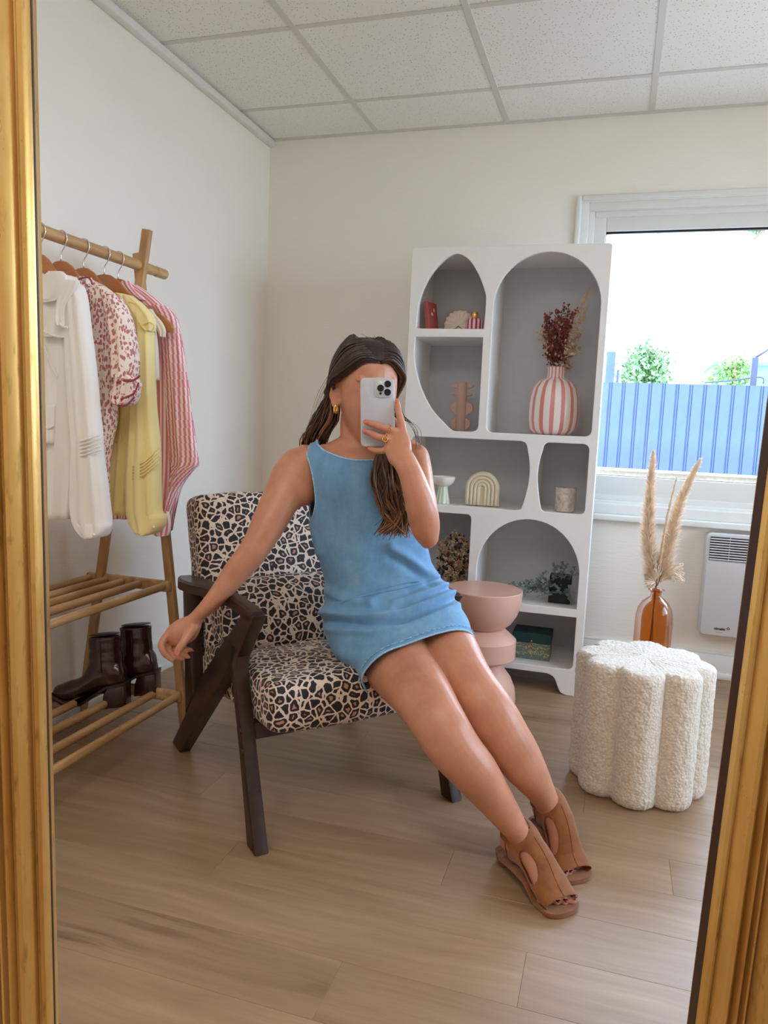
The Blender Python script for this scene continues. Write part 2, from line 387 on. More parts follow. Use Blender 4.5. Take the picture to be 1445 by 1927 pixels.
def boxmat():
    t = NT('green_gold_palm_print'); v = t.n('TexWave', {'wave_type': 'RINGS'}, Scale=26.0, Distortion=7.0, Detail=1.0, Detail_Scale=3.0, Vector=t.coord())
    f = t.math('GREATER_THAN', v.outputs['Fac'], .88)
    t.P(Base_Color=t.mix(f, srgb(98, 124, 116), srgb(192, 168, 108)), Roughness=.5); return t.m
M['boxprint'] = boxmat(); M['boxlid'] = flat('dark_green_velvet', srgb(16, 62, 64), .55, .08)
M['card'] = flat('terracotta_card', srgb(178, 84, 74), .6, .05); M['cardgold'] = flat('card_print', srgb(232, 206, 176), .5)
M['radiator'] = flat('radiator_white_enamel', srgb(214, 212, 214), .42, .008); M['raddark'] = flat('radiator_inside', srgb(44, 42, 42), .7)
M['ink'] = flat('black_print', (.015, .015, .015), .5); M['goldink'] = flat('gold_print', srgb(186, 162, 92), .4)
M['fence'] = flat('blue_fence_paint', srgb(58, 76, 122), .55, .10, 6); M['stone'] = flat('stone_sill', srgb(214, 200, 180), .85, .12, 90, .3, .003)
M['ground'] = flat('yard_gravel', srgb(196, 190, 180), .9, .15, 20); M['leaf'] = flat('tree_leaf', srgb(104, 140, 60), .6, .25, 3)
M['leafpale'] = flat('pale_tree_leaf', srgb(104, 140, 92), .6, .2, 3); M['bark'] = flat('tree_bark', srgb(120, 104, 90), .9)
M['bluebld'] = flat('pale_blue_cladding', srgb(84, 140, 172), .6, .03); M['pole'] = flat('grey_pole', srgb(50, 58, 84), .5)

# ---------------------------------------------------------------- the room
def struct(name, bm, mat, parent=None, **k):
    o = obj(name, bm, mat, parent, **k)
    if parent is None: o['kind'] = 'structure'
    return o
# floor: subfloor with plank parts
bm = BM(); bx(bm, (LX-.1, FY-.1, -.05), (RX+.1, BY+.15, -.0045)); floor = struct('floor', bm, M['dark'], smooth=False)
PW, PL = .153, 1.22
bm = BM(); bx(bm, (-PL/2+.0002, -PW/2+.0002, -.0045), (PL/2-.0002, PW/2-.0002, 0), .0005); pme = bpy.data.meshes.new('plank'); bm.to_mesh(pme); bm.free(); pme.materials.append(M['plank'])
row = 0; y = 1.119-PW*19
while y < BY:
    off = (-.431 + (row*.4137 % 1)*PL) if row != 19 else -.431
    x = off-PL*5
    while x < RX+.2:
        if x+PL > LX-.05 and y+PW > FY-.05:
            o = bpy.data.objects.new('plank', pme); COL.objects.link(o); o.parent = floor
            o.location = (x+PL/2, y+PW/2, 0)
        x += PL
    y += PW; row += 1
# walls
T = .22
bm = BM(); bx(bm, (LX-T, FY-T, -.05), (LX, BY+T, CH+.1)); struct('wall_left', bm, M['wall'], smooth=False)
bm = BM(); bx(bm, (RX, FY-T, -.05), (RX+T, W2[0], CH+.1)); bx(bm, (RX, W2[1], -.05), (RX+T, BY+T, CH+.1)); bx(bm, (RX, W2[0], -.05), (RX+T, W2[1], W2[2])); bx(bm, (RX, W2[0], W2[3]), (RX+T, W2[1], CH+.1)); struct('wall_right', bm, M['wall'], smooth=False)
def wall_hole(y0, y1, x0, x1, z0, z1, hx0, hx1, hz0, hz1):
    bm = BM()
    bx(bm, (x0, y0, z0), (hx0, y1, z1)); bx(bm, (hx1, y0, z0), (x1, y1, z1))
    bx(bm, (hx0, y0, z0), (hx1, y1, hz0)); bx(bm, (hx0, y0, hz1), (hx1, y1, z1)); return bm
struct('wall_back', wall_hole(BY, BY+T, LX, RX, -.05, CH+.1, -.225, 1.88, .70, 2.02), M['wall'], smooth=False)
bm = BM(); bx(bm, (LX, FY-T, -.05), (RX, FY, CH+.1)); struct('wall_front', bm, M['wall'], smooth=False)
# ceiling: grid of mineral tiles
bm = BM(); bx(bm, (LX-.1, FY-.1, CH+.012), (RX+.1, BY+.1, CH+.06)); ceil = struct('ceiling', bm, M['dark'], smooth=False)
bm = BM(); bx(bm, (-.2985, -.2985, .002), (.2985, .2985, .014), .001); tme = bpy.data.meshes.new('ceiling_tile'); bm.to_mesh(tme); bm.free(); tme.materials.append(M['tile'])
GX, GY = -1.166, 3.123
xs = [GX+.6*i for i in range(-1, 7)]; ys = [GY-.6*j for j in range(-1, 9)]
for x in xs[:-1]:
    for yv in ys[1:]:
        # cut the edge rows against the walls
        o = bpy.data.objects.new('ceiling_tile', tme); COL.objects.link(o); o.parent = ceil
        x0, x1 = max(x, LX+.002), min(x+.6, RX-.002); y0, y1 = max(yv, FY+.002), min(yv+.6, BY-.002)
        if x1-x0 < .03 or y1-y0 < .03: bpy.data.objects.remove(o); continue
        o.location = ((x0+x1)/2, (y0+y1)/2, CH); o.scale = ((x1-x0)/.6, (y1-y0)/.6, 1)
for x in xs:
    if LX+.02 < x < RX-.02:
        bm = BM(); bx(bm, (x-.012, FY, CH-.0015), (x+.012, BY, CH+.004), .0008); obj('ceiling_grid_bar', bm, M['gridbar'], ceil, smooth=False)
for yv in ys:
    if FY+.02 < yv < BY-.02:
        bm = BM(); bx(bm, (LX, yv-.012, CH-.001), (RX, yv+.012, CH+.0035), .0008); obj('ceiling_grid_bar', bm, M['gridbar'], ceil, smooth=False)
bm = BM(); bx(bm, (LX, BY-.022, CH-.004), (RX, BY, CH+.004)); obj('ceiling_edge_angle', bm, M['gridbar'], ceil, smooth=False)
# edge angle + cable trunking along the top of the left wall
bm = BM(); bx(bm, (LX, FY, CH-.034), (LX+.034, BY, CH-.006), .004, 2); struct('trim_1', bm, M['white'])
bm = BM(); bx(bm, (LX, FY, CH-.004), (LX+.022, BY, CH+.003)); struct('trim_2', bm, M['gridbar'])
# baseboards (stepped)
def baseb(name, a, b, nrm):
    bm = BM(); a = V(a); b = V(b); n = V(nrm)
    for d, z0, z1 in ((.016, 0, .105), (.013, .105, .118), (.022, 0, .028)):
        p = a + V((0, 0, z0)); q = b + n*d + V((0, 0, z1)); bx(bm, p, q, .002)
    return struct(name, bm, M['white'])
baseb('baseboard_left', (LX, FY, 0), (LX, BY, 0), (1, 0, 0)); baseb('baseboard_back', (LX, BY, 0), (RX, BY, 0), (0, -1, 0))
# window in the back wall
win = bpy.data.objects.new('window_1', None); COL.objects.link(win); win.location = (.8, BY, .7); win['kind'] = 'structure'
def rect_frame(bm, x0, x1, z0, z1, wl, wr, wb, wt, y0, y1, bev=.003):
    bx(bm, (x0, y0, z0), (x0+wl, y1, z1), bev, 2); bx(bm, (x1-wr, y0, z0), (x1, y1, z1), bev, 2)
    bx(bm, (x0+wl, y0, z0), (x1-wr, y1, z0+wb), bev, 2); bx(bm, (x0+wl, y0, z1-wt), (x1-wr, y1, z1), bev, 2)
bm = BM(); rect_frame(bm, -.247, 1.905, .66, 2.045, .024, .024, .02, .024, BY-.018, BY+.005, .006); obj('window_casing', bm, M['pvc'], win)
bm = BM(); rect_frame(bm, -.226, 1.882, .69, 2.022, .034, .034, .05, .034, BY+.012, BY+.16, .004); obj('outer_frame', bm, M['pvc'], win)
bm = BM(); rect_frame(bm, -.194, 1.85, .735, 1.99, .028, .028, .03, .026, BY+.035, BY+.14, .004); obj('middle_frame', bm, M['pvc'], win)
bm = BM(); rect_frame(bm, -.168, 1.83, .762, 1.968, .052, .052, .085, .06, BY+.05, BY+.12, .004); obj('sash', bm, M['pvc'], win)
bm = BM(); rect_frame(bm, -.118, 1.78, .845, 1.908, .004, .004, .004, .007, BY+.066, BY+.088, 0); obj('gasket', bm, M['black'], win)
bm = BM(); bx(bm, (-.116, BY+.074, .846), (1.78, BY+.08, 1.906)); obj('window_pane', bm, M['pane'], win, smooth=False)
bm = BM(); bx(bm, (-.262, BY-.045, .655), (1.92, BY+.03, .682), .006, 3); obj('sill_board', bm, M['pvc'], win)
bm = BM(); bx(bm, (-.226, BY-.008, .68), (1.88, BY+.02, .728), .006, 2); obj('lower_rail', bm, M['pvc'], win)
bm = BM(); bx(bm, (-.40, BY+.15, .825), (2.1, BY+.34, .872), .006); obj('outside_sill', bm, M['stone'], win)
# a second window in the right-hand wall, outside the photograph
win2 = bpy.data.objects.new('window_2', None); COL.objects.link(win2); win2.location = (RX, 2.1, .75); win2['kind'] = 'structure'
def side_frame(bm, y0, y1, z0, z1, w, x0, x1, bev=.003):
    bx(bm, (x0, y0, z0), (x1, y0+w, z1), bev); bx(bm, (x0, y1-w, z0), (x1, y1, z1), bev); bx(bm, (x0, y0+w, z0), (x1, y1-w, z0+w), bev); bx(bm, (x0, y0+w, z1-w), (x1, y1-w, z1), bev)
bm = BM(); side_frame(bm, W2[0], W2[1], W2[2], W2[3], .05, RX+.06, RX+.14); bx(bm, (RX+.06, (W2[0]+W2[1])/2-.03, W2[2]+.05), (RX+.14, (W2[0]+W2[1])/2+.03, W2[3]-.05), .003); obj('window_frame', bm, M['pvc'], win2)
bm = BM(); bx(bm, (RX+.095, W2[0]+.05, W2[2]+.05), (RX+.101, W2[1]-.05, W2[3]-.05)); obj('window_pane', bm, M['pane'], win2, smooth=False)
# ---------------------------------------------------------------- gilt mirror frame (the opening the room is seen through)
Zv = V((0, 0, 1))
def build_mirror():
    n = V((-.299, .953, .0445)).normalized(); up = V((.019, -.041, .999)); up = (up-n*up.dot(n)).normalized(); rt = up.cross(n)*-1
    rt = n.cross(up)  # towards image right
    if rt.x < 0: rt = -rt
    c0 = CAM+n*.84
    def onp(x, y):
        r = ray(x, y); return CAM+r*(.84/r.dot(n))
    A, B, G = onp(66, 0), onp(97, 1927), onp(1305, 1927); E_ = onp(1445, 780)
    a = ((A+B)/2-c0).dot(rt); b = ((G+E_)/2-c0).dot(rt)
    zlo, zhi = -(c0.z-.012)/up.z, .80
    t = thing('gilt_mirror_frame', c0+rt*((a+b)/2)+up*zlo, 'tall ribbed gold mirror frame standing on the floor, seen at both photo edges', 'mirror frame')
    # profile: offset outward from the opening, height towards the photographer
    prof = [(0, .0), (.0, .012), (.003, .016), (.008, .016), (.011, .010), (.013, .011), (.017, .021), (.023, .027), (.029, .026), (.035, .018), (.038, .008), (.041, .008), (.0435, .016), (.0465, .018), (.049, .010), (.0515, .010), (.054, .018), (.0565, .018), (.0585, .010), (.062, .020), (.068, .031), (.075, .035), (.082, .031), (.088, .019), (.090, .006), (.090, 0)]
    full = prof+[(p[0], -p[1]) for p in prof[::-1][1:-1]]
    def rail(name, s0, s1, axis, side, off, long0, long1):
        bm = BM(); rings = []
        for L0 in (0, 1):
            r = []
            for o, h in full:
                L = (long0-o if L0 == 0 else long1+o)
                r.append(c0 + axis*L + side*(off+o) - n*h)
            rings.append(r)
        # subdivide lengthwise so the gilding noise keeps its scale
        ringface(bm, rings); bmesh.ops.recalc_face_normals(bm, faces=bm.faces[:])
        return obj(name, bm, M['gold'], t, autos=40)
    rail('frame_rail', 0, 0, up, -rt, -a, zlo+.09, zhi); rail('frame_rail', 0, 0, up, rt, b, zlo+.09, zhi)
    rail('frame_rail', 0, 0, rt, up, zhi, a, b); rail('frame_rail', 0, 0, rt, -up, -(zlo+.09), a, b)
    # inner-edge shade and gap, put in as dark strips
    bm = BM()
    for s, off in ((-1, a), (1, b)):
        p = c0+rt*(off-s*.0005)
        R = Matrix((rt, n, up)).transposed()
        box(bm, p+up*((zlo+.09+zhi)/2)+rt*(s*.0008), (.0022, .0035 if s < 0 else .018, zhi-zlo-.09), R)
    obj('edge_shade_strip', bm, M['frameedge'], t, smooth=False)
build_mirror()

# ---------------------------------------------------------------- armchair
CO = V((-.74, 1.52, 0)); CF = V((.745, -.667, 0)).normalized(); CS = V((.667, .745, 0)).normalized()
def ch(f, s, z): return CO+CF*f+CS*s+Zv*z
def build_chair():
    t = thing('armchair', ch(-.35, .306, 0), 'dark walnut armchair with leopard print cushions under the seated woman', 'armchair')
    TH = .036
    leg = [(-.062, 0), (-.008, 0), (-.088, .20), (-.166, .405), (-.150, .47), (-.215, .47), (-.226, .40), (-.188, .365), (-.125, .20)]
    diag = [(-.725, 0), (-.640, 0), (-.268, .349), (-.226, .40), (-.160, .44), (-.075, .545), (-.055, .572), (-.150, .566), (-.145, .549), (-.30, .425), (-.438, .307), (-.58, .15)]
    post = [(-.628, .53), (-.558, .53), (-.528, .30), (-.512, .226), (-.585, .146), (-.592, .24)]
    for s0, off in ((0, 0), (.576, 0)):
        o = V(ch(0, s0, 0))
        for nm, poly in (('front_leg', leg), ('rear_leg', diag), ('rear_post', post)):
            bm = BM(); prism(bm, poly, o, CF, Zv, CS, TH, .004, 2); obj(nm, bm, M['walnut'], t, autos=40)
        # arm: widened towards the back
        bm = BM(); rings = []
        sg = -1 if s0 == 0 else 1
        for f, wo, wi, z in [(-.072, 0, .0, .579), (-.10, 0, 0, .583), (-.2, 0, 0, .586), (-.33, .004, .004, .582), (-.42, .016, .01, .574), (-.50, .026, .012, .566), (-.58, .024, .012, .558), (-.63, .014, .01, .553), (-.668, .002, .004, .550)]:
            lo = s0-(wo if s0 == 0 else wi); hi = s0+TH+(wi if s0 == 0 else wo); zb = z-.030
            if f > -.09: zb = z-.022
            rings.append([ch(f, lo, zb), ch(f, lo-.0, z-.006), ch(f, lo+.006, z), ch(f, hi-.006, z), ch(f, hi, z-.006), ch(f, hi, zb)])
        ringface(bm, rings); bmesh.ops.recalc_face_normals(bm, faces=bm.faces[:]); obj('armrest', bm, M['walnut'], t, autos=35)
    bm = BM(); prism(bm, [(-.14, .245), (-.11, .245), (-.118, .283), (-.15, .283)], ch(0, .036, 0), CF, Zv, CS, .54, .002); obj('front_rail', bm, M['walnut'], t, autos=40)
    bm = BM(); prism(bm, [(-.56, .20), (-.535, .20), (-.535, .245), (-.56, .245)], ch(0, .036, 0), CF, Zv, CS, .54, .002); obj('rear_rail', bm, M['walnut'], t, autos=40)
    for z in (.268, .222):
        bm = BM(); lathe(bm, [(.0001, -.003), (.007, -.0015), (.0075, .001)], ch(-.098-(z-.2)*.35, 0, z), 12, CS); obj('screw_cap', bm, M['walnut'], t)
    def cushion(name, poly, s0, s1, bev, seg=4, puff=.010):
        bm = BM(); prism(bm, poly, ch(0, s0, 0), CF, Zv, CS, s1-s0, 0)
        bmesh.ops.bevel(bm, geom=bm.edges[:], offset=bev, segments=seg, affect='EDGES', profile=.55)
        bmesh.ops.triangulate(bm, faces=[f for f in bm.faces if len(f.verts) > 4])
        me = bm2me(bm)
        me = evalmesh(me, [('REMESH', dict(mode='VOXEL', voxel_size=.009)), ('SMOOTH', dict(factor=.5, iterations=3))])
        cx = V(ch(sum(p[0] for p in poly)/len(poly), (s0+s1)/2, sum(p[1] for p in poly)/len(poly)))
        displace(me, lambda p: puff*max(0, 1-((p-cx).dot(CS)/((s1-s0)/2))**2) + .004*noise.noise(p*9))
        return obj(name, me, M['leopard'], t)
    cushion('seat_cushion', [(-.02, .285), (-.03, .405), (-.25, .402), (-.56, .372), (-.56, .245)], .040, .572, .028)
    cushion('back_cushion', [(-.485, .36), (-.645, .80), (-.775, .775), (-.62, .30)], .040, .572, .034)
    cushion('lumbar_cushion', [(-.355, .385), (-.36, .46), (-.41, .545), (-.47, .575), (-.53, .54), (-.50, .385)], .045, .567, .035)
build_chair()

# ---------------------------------------------------------------- bamboo clothes rack
RKX = -1.47
def build_rack():
    t = thing('clothes_rack', (-1.49, 1.65, 0), 'bamboo A-frame clothes rail with two slatted shelves along the left wall', 'clothes rack')
    for Y in (2.10, 1.18):
        for nm, a, b in (('front_leg', (-1.300, Y, 0), (-1.492, Y, 1.535)), ('rear_leg', (-1.690, Y, 0), (-1.442, Y, 1.600))):
            bm = BM(); a = V(a); b = V(b); d = (b-a).normalized(); u = V((0, 1, 0)); w = d.cross(u)
            R = Matrix((w, u, d)).transposed(); yo = .012 if nm == 'front_leg' else -.010
            box(bm, (a+b)/2+V((0, yo, 0)), (.030, .020, (b-a).length), R, .004, 2); obj(nm, bm, M['bamboo'], t, autos=40)
        for z, x0, x1 in ((.478, -1.672, -1.350), (.112, -1.695, -1.306)):
            bm = BM(); bx(bm, (x0, Y-.014, z-.019), (x1, Y+.008, z+.019), .009, 3); obj('side_rail', bm, M['bamboo_y'], t, autos=40)
    bm = BM(); tube(bm, [(RKX, .98, 1.492), (RKX, 2.155, 1.492), (RKX, 2.158, 1.492), (RKX, 2.172, 1.492), (RKX, 2.176, 1.492), (RKX, 2.226, 1.492)], [.0165, .0165, .0125, .0125, .0165, .0165], 20)
    obj('hanging_rod', bm, M['bamboo_y'], t, autos=40)
    for z, xs_ in ((.478, [-1.655, -1.592, -1.528, -1.462, -1.372]), (.112, [-1.668, -1.580, -1.492, -1.405, -1.322])):
        for x in xs_:
            bm = BM(); tube(bm, [(x, 1.18, z), (x, 2.095, z)], .0125, 14); obj('shelf_dowel', bm, M['bamboo_y'], t, autos=60)
build_rack()

def hanger(Y, label, cxo=0, rot=0, sx=1.0):
    t = thing('clothes_hanger', (RKX, Y, 1.40), label, 'hanger', 'wooden hangers on the bamboo rod')
    half = [(0, 0), (.02, -.003), (.042, -.016), (.068, -.042), (.10, -.068), (.14, -.090), (.18, -.112), (.205, -.132), (.212, -.148), (.204, -.158), (.185, -.152), (.13, -.118), (.085, -.092), (.045, -.066), (0, -.056)]
    half = [(x*sx, z*(.45+.55*sx)) for x, z in half]
    poly = half + [(-x, z) for x, z in half[::-1][1:-1]]
    U = V((cos(rot), sin(rot), 0)); N_ = V((-sin(rot), cos(rot), 0))
    bm = BM(); prism(bm, poly, V((RKX+cxo, Y, 1.432))-N_*.006, U, Zv, N_, .012, .003, 2); obj('shoulder', bm, M['hanger'], t, autos=50)
    bm = BM(); pts = [V((RKX+cxo, Y, 1.43)), V((RKX+cxo, Y, 1.452)), V((RKX+.010, Y, 1.466)), V((RKX+.0195, Y, 1.486))]
    for k in range(1, 9):
        a = k/8*radians(200); pts.append(V((RKX+.0195*cos(a), Y, 1.492+.0195*sin(a))))
    tube(bm, pts, .0017, 8, sub=2); obj('hook', bm, M['chrome'], t)
hanger(1.660, 'wooden hanger nearest the gold frame, carrying the white blouse', sx=.66)
hanger(1.74, 'wooden hanger carrying the red floral blouse', sx=.84)
hanger(1.83, 'wooden hanger carrying the yellow blouse', sx=.86)
hanger(1.92, 'wooden hanger with an ivory strap tied round its tip', sx=1.1)
hanger(1.985, 'wooden hanger carrying the pink striped shirt, last on the rod', sx=.75)

# ---------------------------------------------------------------- garments
def drape(bm, rows, Y, thick, nf=5, amp=.006, seed=0, n=40, sub=4, uvs=1.0, tilt=0, slant=0):
    """hanging cloth: rows of (y px, left px, right px) on the plane Y, surveyed from the photo; closed sheet with folds"""
    uvl = bm.loops.layers.uv.verify(); rows = cr(rows, sub); rings = []; us = []
    for i, r in enumerate(rows):
        k = i/(len(rows)-1); L = aty(r[1], r[0], Y); R = aty(r[2], r[0], Y); ring = []; uu = []
        wd = (R-L).length
        for j in range(n):
            a = 2*pi*j/n; u = cos(a); sgn = -1 if sin(a) >= 0 else 1
            p = (L+R)/2+(R-L)/2*u
            e = sqrt(max(0, 1-u*u))**.6
            fold = amp*(.35+.9*k)*(sin(u*nf*2.1+seed+1.3*k)+.5*sin(u*nf*4.3+seed*2.7-k*2))*e
            ring.append(p+V((0, sgn*thick*e*(1+0.2*k)-fold+tilt*k, 0))); uu.append((u-1)*wd*uvs)
        rings.append(ring)
        uu = [0]*n; h_ = n//2
        for j in range(1, h_+1): uu[j] = uu[j-1]-(ring[j]-ring[j-1]).length
        s_ = 0
        for j in range(n-1, h_, -1): s_ -= (ring[(j+1) % n]-ring[j]).length; uu[j] = s_
        us.append(uu)
    rv = [[bm.verts.new(p) for p in r] for r in rings]
    for i in range(len(rv)-1):
        for j in range(n):
            j2 = (j+1) % n; f = bm.faces.new((rv[i][j], rv[i][j2], rv[i+1][j2], rv[i+1][j]))
            sh = slant*i/len(rv)
            for lp, uv in zip(f.loops, ((us[i][j]+sh, i), (us[i][j2]+sh, i), (us[i+1][j2]+sh, i+1), (us[i+1][j]+sh, i+1))): lp[uvl].uv = uv
    bm.faces.new(rv[0][::-1]); bm.faces.new(rv[-1])
    bmesh.ops.recalc_face_normals(bm, faces=bm.faces[:])
    return rv
def edge_lace(bm, pts, r, amp, n):
    """little scallops along a polyline"""
    pts = cr([tuple(p) for p in pts], 6); L = len(pts)
    for i in range(n):
        f = i/(n-1)*(L-1); a = V(pts[int(f)]); b = V(pts[min(int(f)+1, L-1)]); ell(bm, a.lerp(b, f-int(f)), (r, r*.5, r), None, 8, 5)
def garment(name, label, Y, cat): return thing(name, (RKX, Y, .66), label, cat, None)
# white blouse
t = garment('white_blouse', 'white muslin blouse with lace-edged ruffles and long sleeves', 1.655, 'blouse')
bm = BM(); drape(bm, [(520, 88, 138), (545, 62, 150), (600, 50, 154), (700, 46, 150), (800, 46, 146), (900, 45, 142), (976, 44, 136)], 1.655, .030, 5, .007, 1); obj('body', bm, M['white_cloth'], t)
bm = BM(); drape(bm, [(536, 128, 152), (560, 126, 160), (620, 127, 168), (700, 130, 178), (780, 136, 185), (818, 139, 189), (850, 141, 190), (900, 139, 197), (950, 138, 203), (985, 144, 206), (1005, 158, 200), (1011, 168, 190)], 1.625, .026, 4, .005, 2); sl = obj('sleeve', bm, M['white_cloth'], t)
bm = BM()
for k in range(5): tube(bm, [aty(146, 832+k*7, 1.598), aty(166, 826+k*7, 1.594), aty(190, 818+k*7, 1.604)], .0022, 6, sub=3)
obj('pintucks', bm, M['white_cloth'], sl)
bm = BM(); drape(bm, [(984, 146, 207), (1000, 156, 203), (1011, 170, 190)], 1.623, .0275, 2, .001, 3, sub=2); cf = obj('cuff', bm, M['white_cloth'], sl)
bm = BM(); ell(bm, aty(176, 1006, 1.592), (.004, .003, .004)); obj('button', bm, M['whitecer'], t)
bm = BM(); drape(bm, [(511, 92, 118), (522, 82, 126), (545, 76, 120), (566, 74, 108)], 1.620, .008, 2, .002, 0); edge_lace(bm, [aty(78, 567, 1.613), aty(92, 566, 1.610), aty(108, 561, 1.610), aty(120, 540, 1.613)], .0032, 0, 26); obj('collar', bm, M['white_cloth'], t)
bm = BM(); drape(bm, [(528, 122, 148), (545, 114, 142), (575, 107, 126), (600, 105, 124), (614, 110, 124)], 1.600, .010, 2, .003, 2); edge_lace(bm, [aty(106, 590, 1.590), aty(110, 606, 1.590), aty(118, 614, 1.590), aty(126, 616, 1.590)], .0032, 0, 16)
drape(bm, [(592, 104, 112), (604, 94, 122), (622, 82, 126), (634, 82, 126)], 1.612, .005, 2, .002, 1); edge_lace(bm, [aty(80, 622, 1.604), aty(96, 630, 1.604), aty(112, 634, 1.604), aty(126, 634, 1.604)], .003, 0, 22)
edge_lace(bm, [aty(82, 645, 1.620), aty(90, 672, 1.617), aty(99, 694, 1.615), aty(107, 708, 1.615)], .003, 0, 26); obj('ruffle', bm, M['white_cloth'], t)
bm = BM(); drape(bm, [(760, 80, 104), (800, 78, 102), (835, 76, 101)], 1.618, .006, 2, .002, 1); edge_lace(bm, [aty(80, 797, 1.610), aty(90, 806, 1.610), aty(101, 800, 1.610)], .003, 0, 12); obj('ruffle', bm, M['white_cloth'], t)
# floral blouse
t = garment('floral_blouse', 'white blouse printed with red leaves, scalloped ruffle cuffs', 1.738, 'blouse')
bm = BM(); drape(bm, [(526, 146, 172), (545, 130, 205), (575, 128, 226), (640, 130, 222), (720, 130, 214), (784, 130, 218), (843, 130, 206), (905, 130, 201), (966, 128, 205)], 1.738, .030, 5, .007, 4); obj('body', bm, M['floral'], t)
bm = BM(); drape(bm, [(556, 198, 222), (590, 204, 240), (640, 212, 252), (690, 217, 256), (712, 218, 252)], 1.708, .028, 3, .004, 5); obj('sleeve', bm, M['floral'], t)
bm = BM(); drape(bm, [(706, 220, 250), (722, 217, 262), (745, 212, 258), (758, 218, 250), (763, 226, 242)], 1.703, .026, 5, .006, 6, n=60); cf = obj('ruffle_cuff', bm, M['floral'], t)
bm = BM()
for pts, n in (([(219, 720), (236, 716), (250, 716), (262, 708)], 20), ([(213, 744), (222, 752), (236, 748), (252, 740), (260, 722)], 22), ([(216, 756), (228, 763), (240, 761), (252, 748)], 18)):
    edge_lace(bm, [aty(x, y, 1.676) for x, y in pts], .0034, 0, n)
obj('scallop_edge', bm, M['wine_thread'], cf)
bm = BM(); drape(bm, [(522, 147, 170), (532, 146, 174), (540, 148, 178)], 1.718, .016, 4, .004, 1); c_ = obj('collar', bm, M['floral'], t)
bm = BM(); edge_lace(bm, [aty(147, 526, 1.698), aty(156, 523, 1.696), aty(168, 523, 1.698), aty(173, 534, 1.698)], .0026, 0, 16); obj('scallop_edge', bm, M['wine_thread'], c_)
# yellow blouse
t = garment('yellow_blouse', 'pale yellow muslin blouse with pintucked long sleeves', 1.825, 'blouse')
bm = BM(); drape(bm, [(554, 212, 238), (570, 206, 262), (620, 204, 276), (700, 202, 268), (800, 203, 260), (900, 203, 250), (968, 204, 244)], 1.825, .028, 5, .008, 3); obj('body', bm, M['yellow_cloth'], t)
bm = BM(); drape(bm, [(590, 252, 284), (640, 255, 286), (700, 254, 288), (760, 250, 291), (830, 246, 298), (870, 243, 300), (910, 241, 300), (960, 243, 302), (985, 250, 306), (1003, 264, 296)], 1.795, .028, 4, .006, 7); sl = obj('sleeve', bm, M['yellow_cloth'], t)
bm = BM()
for k in range(5): tube(bm, [aty(250, 878+k*6, 1.766), aty(272, 868+k*6, 1.762), aty(299, 842+k*7, 1.770)], .0024, 6, sub=3)
obj('pintucks', bm, M['yellow_cloth'], sl)
bm = BM(); drape(bm, [(968, 284, 308), (986, 266, 309), (1000, 262, 298), (1006, 270, 286)], 1.792, .029, 2, .001, 7, sub=2); obj('cuff', bm, M['yellow_cloth'], sl)
bm = BM(); ell(bm, aty(289, 992, 1.762), (.004, .003, .004)); obj('button', bm, M['whitecer'], t)
bm = BM(); drape(bm, [(556, 236, 246), (572, 234, 268), (596, 246, 288), (614, 262, 291), (624, 280, 288)], 1.788, .018, 3, .003, 2); edge_lace(bm, [aty(268, 612, 1.768), aty(278, 606, 1.766), aty(290, 612, 1.768), aty(286, 624, 1.770)], .003, 0, 14); edge_lace(bm, [aty(234, 576, 1.768), aty(242, 568, 1.768), aty(252, 570, 1.768)], .0028, 0, 9); obj('ruffle', bm, M['yellow_cloth'], t)
bm = BM(); edge_lace(bm, [aty(208, 822, 1.792), aty(218, 830, 1.792), aty(230, 826, 1.792), aty(226, 812, 1.792)], .003, 0, 20); obj('lace_tie', bm, M['yellow_cloth'], t)
# ivory strappy top
t = garment('ivory_camisole', 'short ivory linen top tied by a strap, between yellow blouse and pink shirt', 1.920, 'top')
bm = BM(); drape(bm, [(618, 250, 292), (660, 246, 296), (715, 244, 298)], 1.920, .016, 3, .004, 4); obj('body', bm, M['ivory_cloth'], t)
bm = BM(); drape(bm, [(582, 278, 286), (592, 276, 292), (606, 286, 304), (622, 296, 311), (634, 302, 309)], 1.895, .008, 2, .002, 1); tube(bm, [aty(280, 590, 1.885), aty(284, 604, 1.885), aty(288, 630, 1.900)], .004, 8, sub=3); obj('strap', bm, M['ivory_cloth'], t)
# pink striped shirt
t = garment('striped_shirt', 'pink and white striped shirt with wide sleeves, last on the rod', 1.988, 'shirt')
bm = BM(); drape(bm, [(536, 226, 256), (560, 222, 292), (590, 218, 318), (640, 214, 326), (720, 212, 327), (800, 210, 327), (880, 206, 326), (930, 204, 323), (975, 202, 318)], 1.988, .030, 6, .006, 2); obj('body', bm, M['pinkstripe'], t)
bm = BM(); drape(bm, [(576, 286, 314), (600, 298, 332), (640, 306, 341), (700, 312, 350), (760, 316, 358), (820, 320, 366), (870, 324, 373), (884, 326, 364), (915, 322, 340), (960, 316, 324), (1000, 306, 318)], 1.973, .022, 3, .004, 1, slant=.11); obj('sleeve', bm, M['pinkstripe'], t)
bm = BM(); drape(bm, [(962, 290, 316), (985, 290, 320), (1002, 288, 318), (1008, 300, 316)], 1.953, .016, 3, .004, 5); obj('cuff', bm, M['pinkstripe'], t)
bm = BM(); drape(bm, [(530, 232, 246), (540, 228, 252), (556, 232, 268), (566, 246, 282)], 1.970, .018, 3, .003, 3, slant=.2); obj('collar', bm, M['pinkstripe'], t)

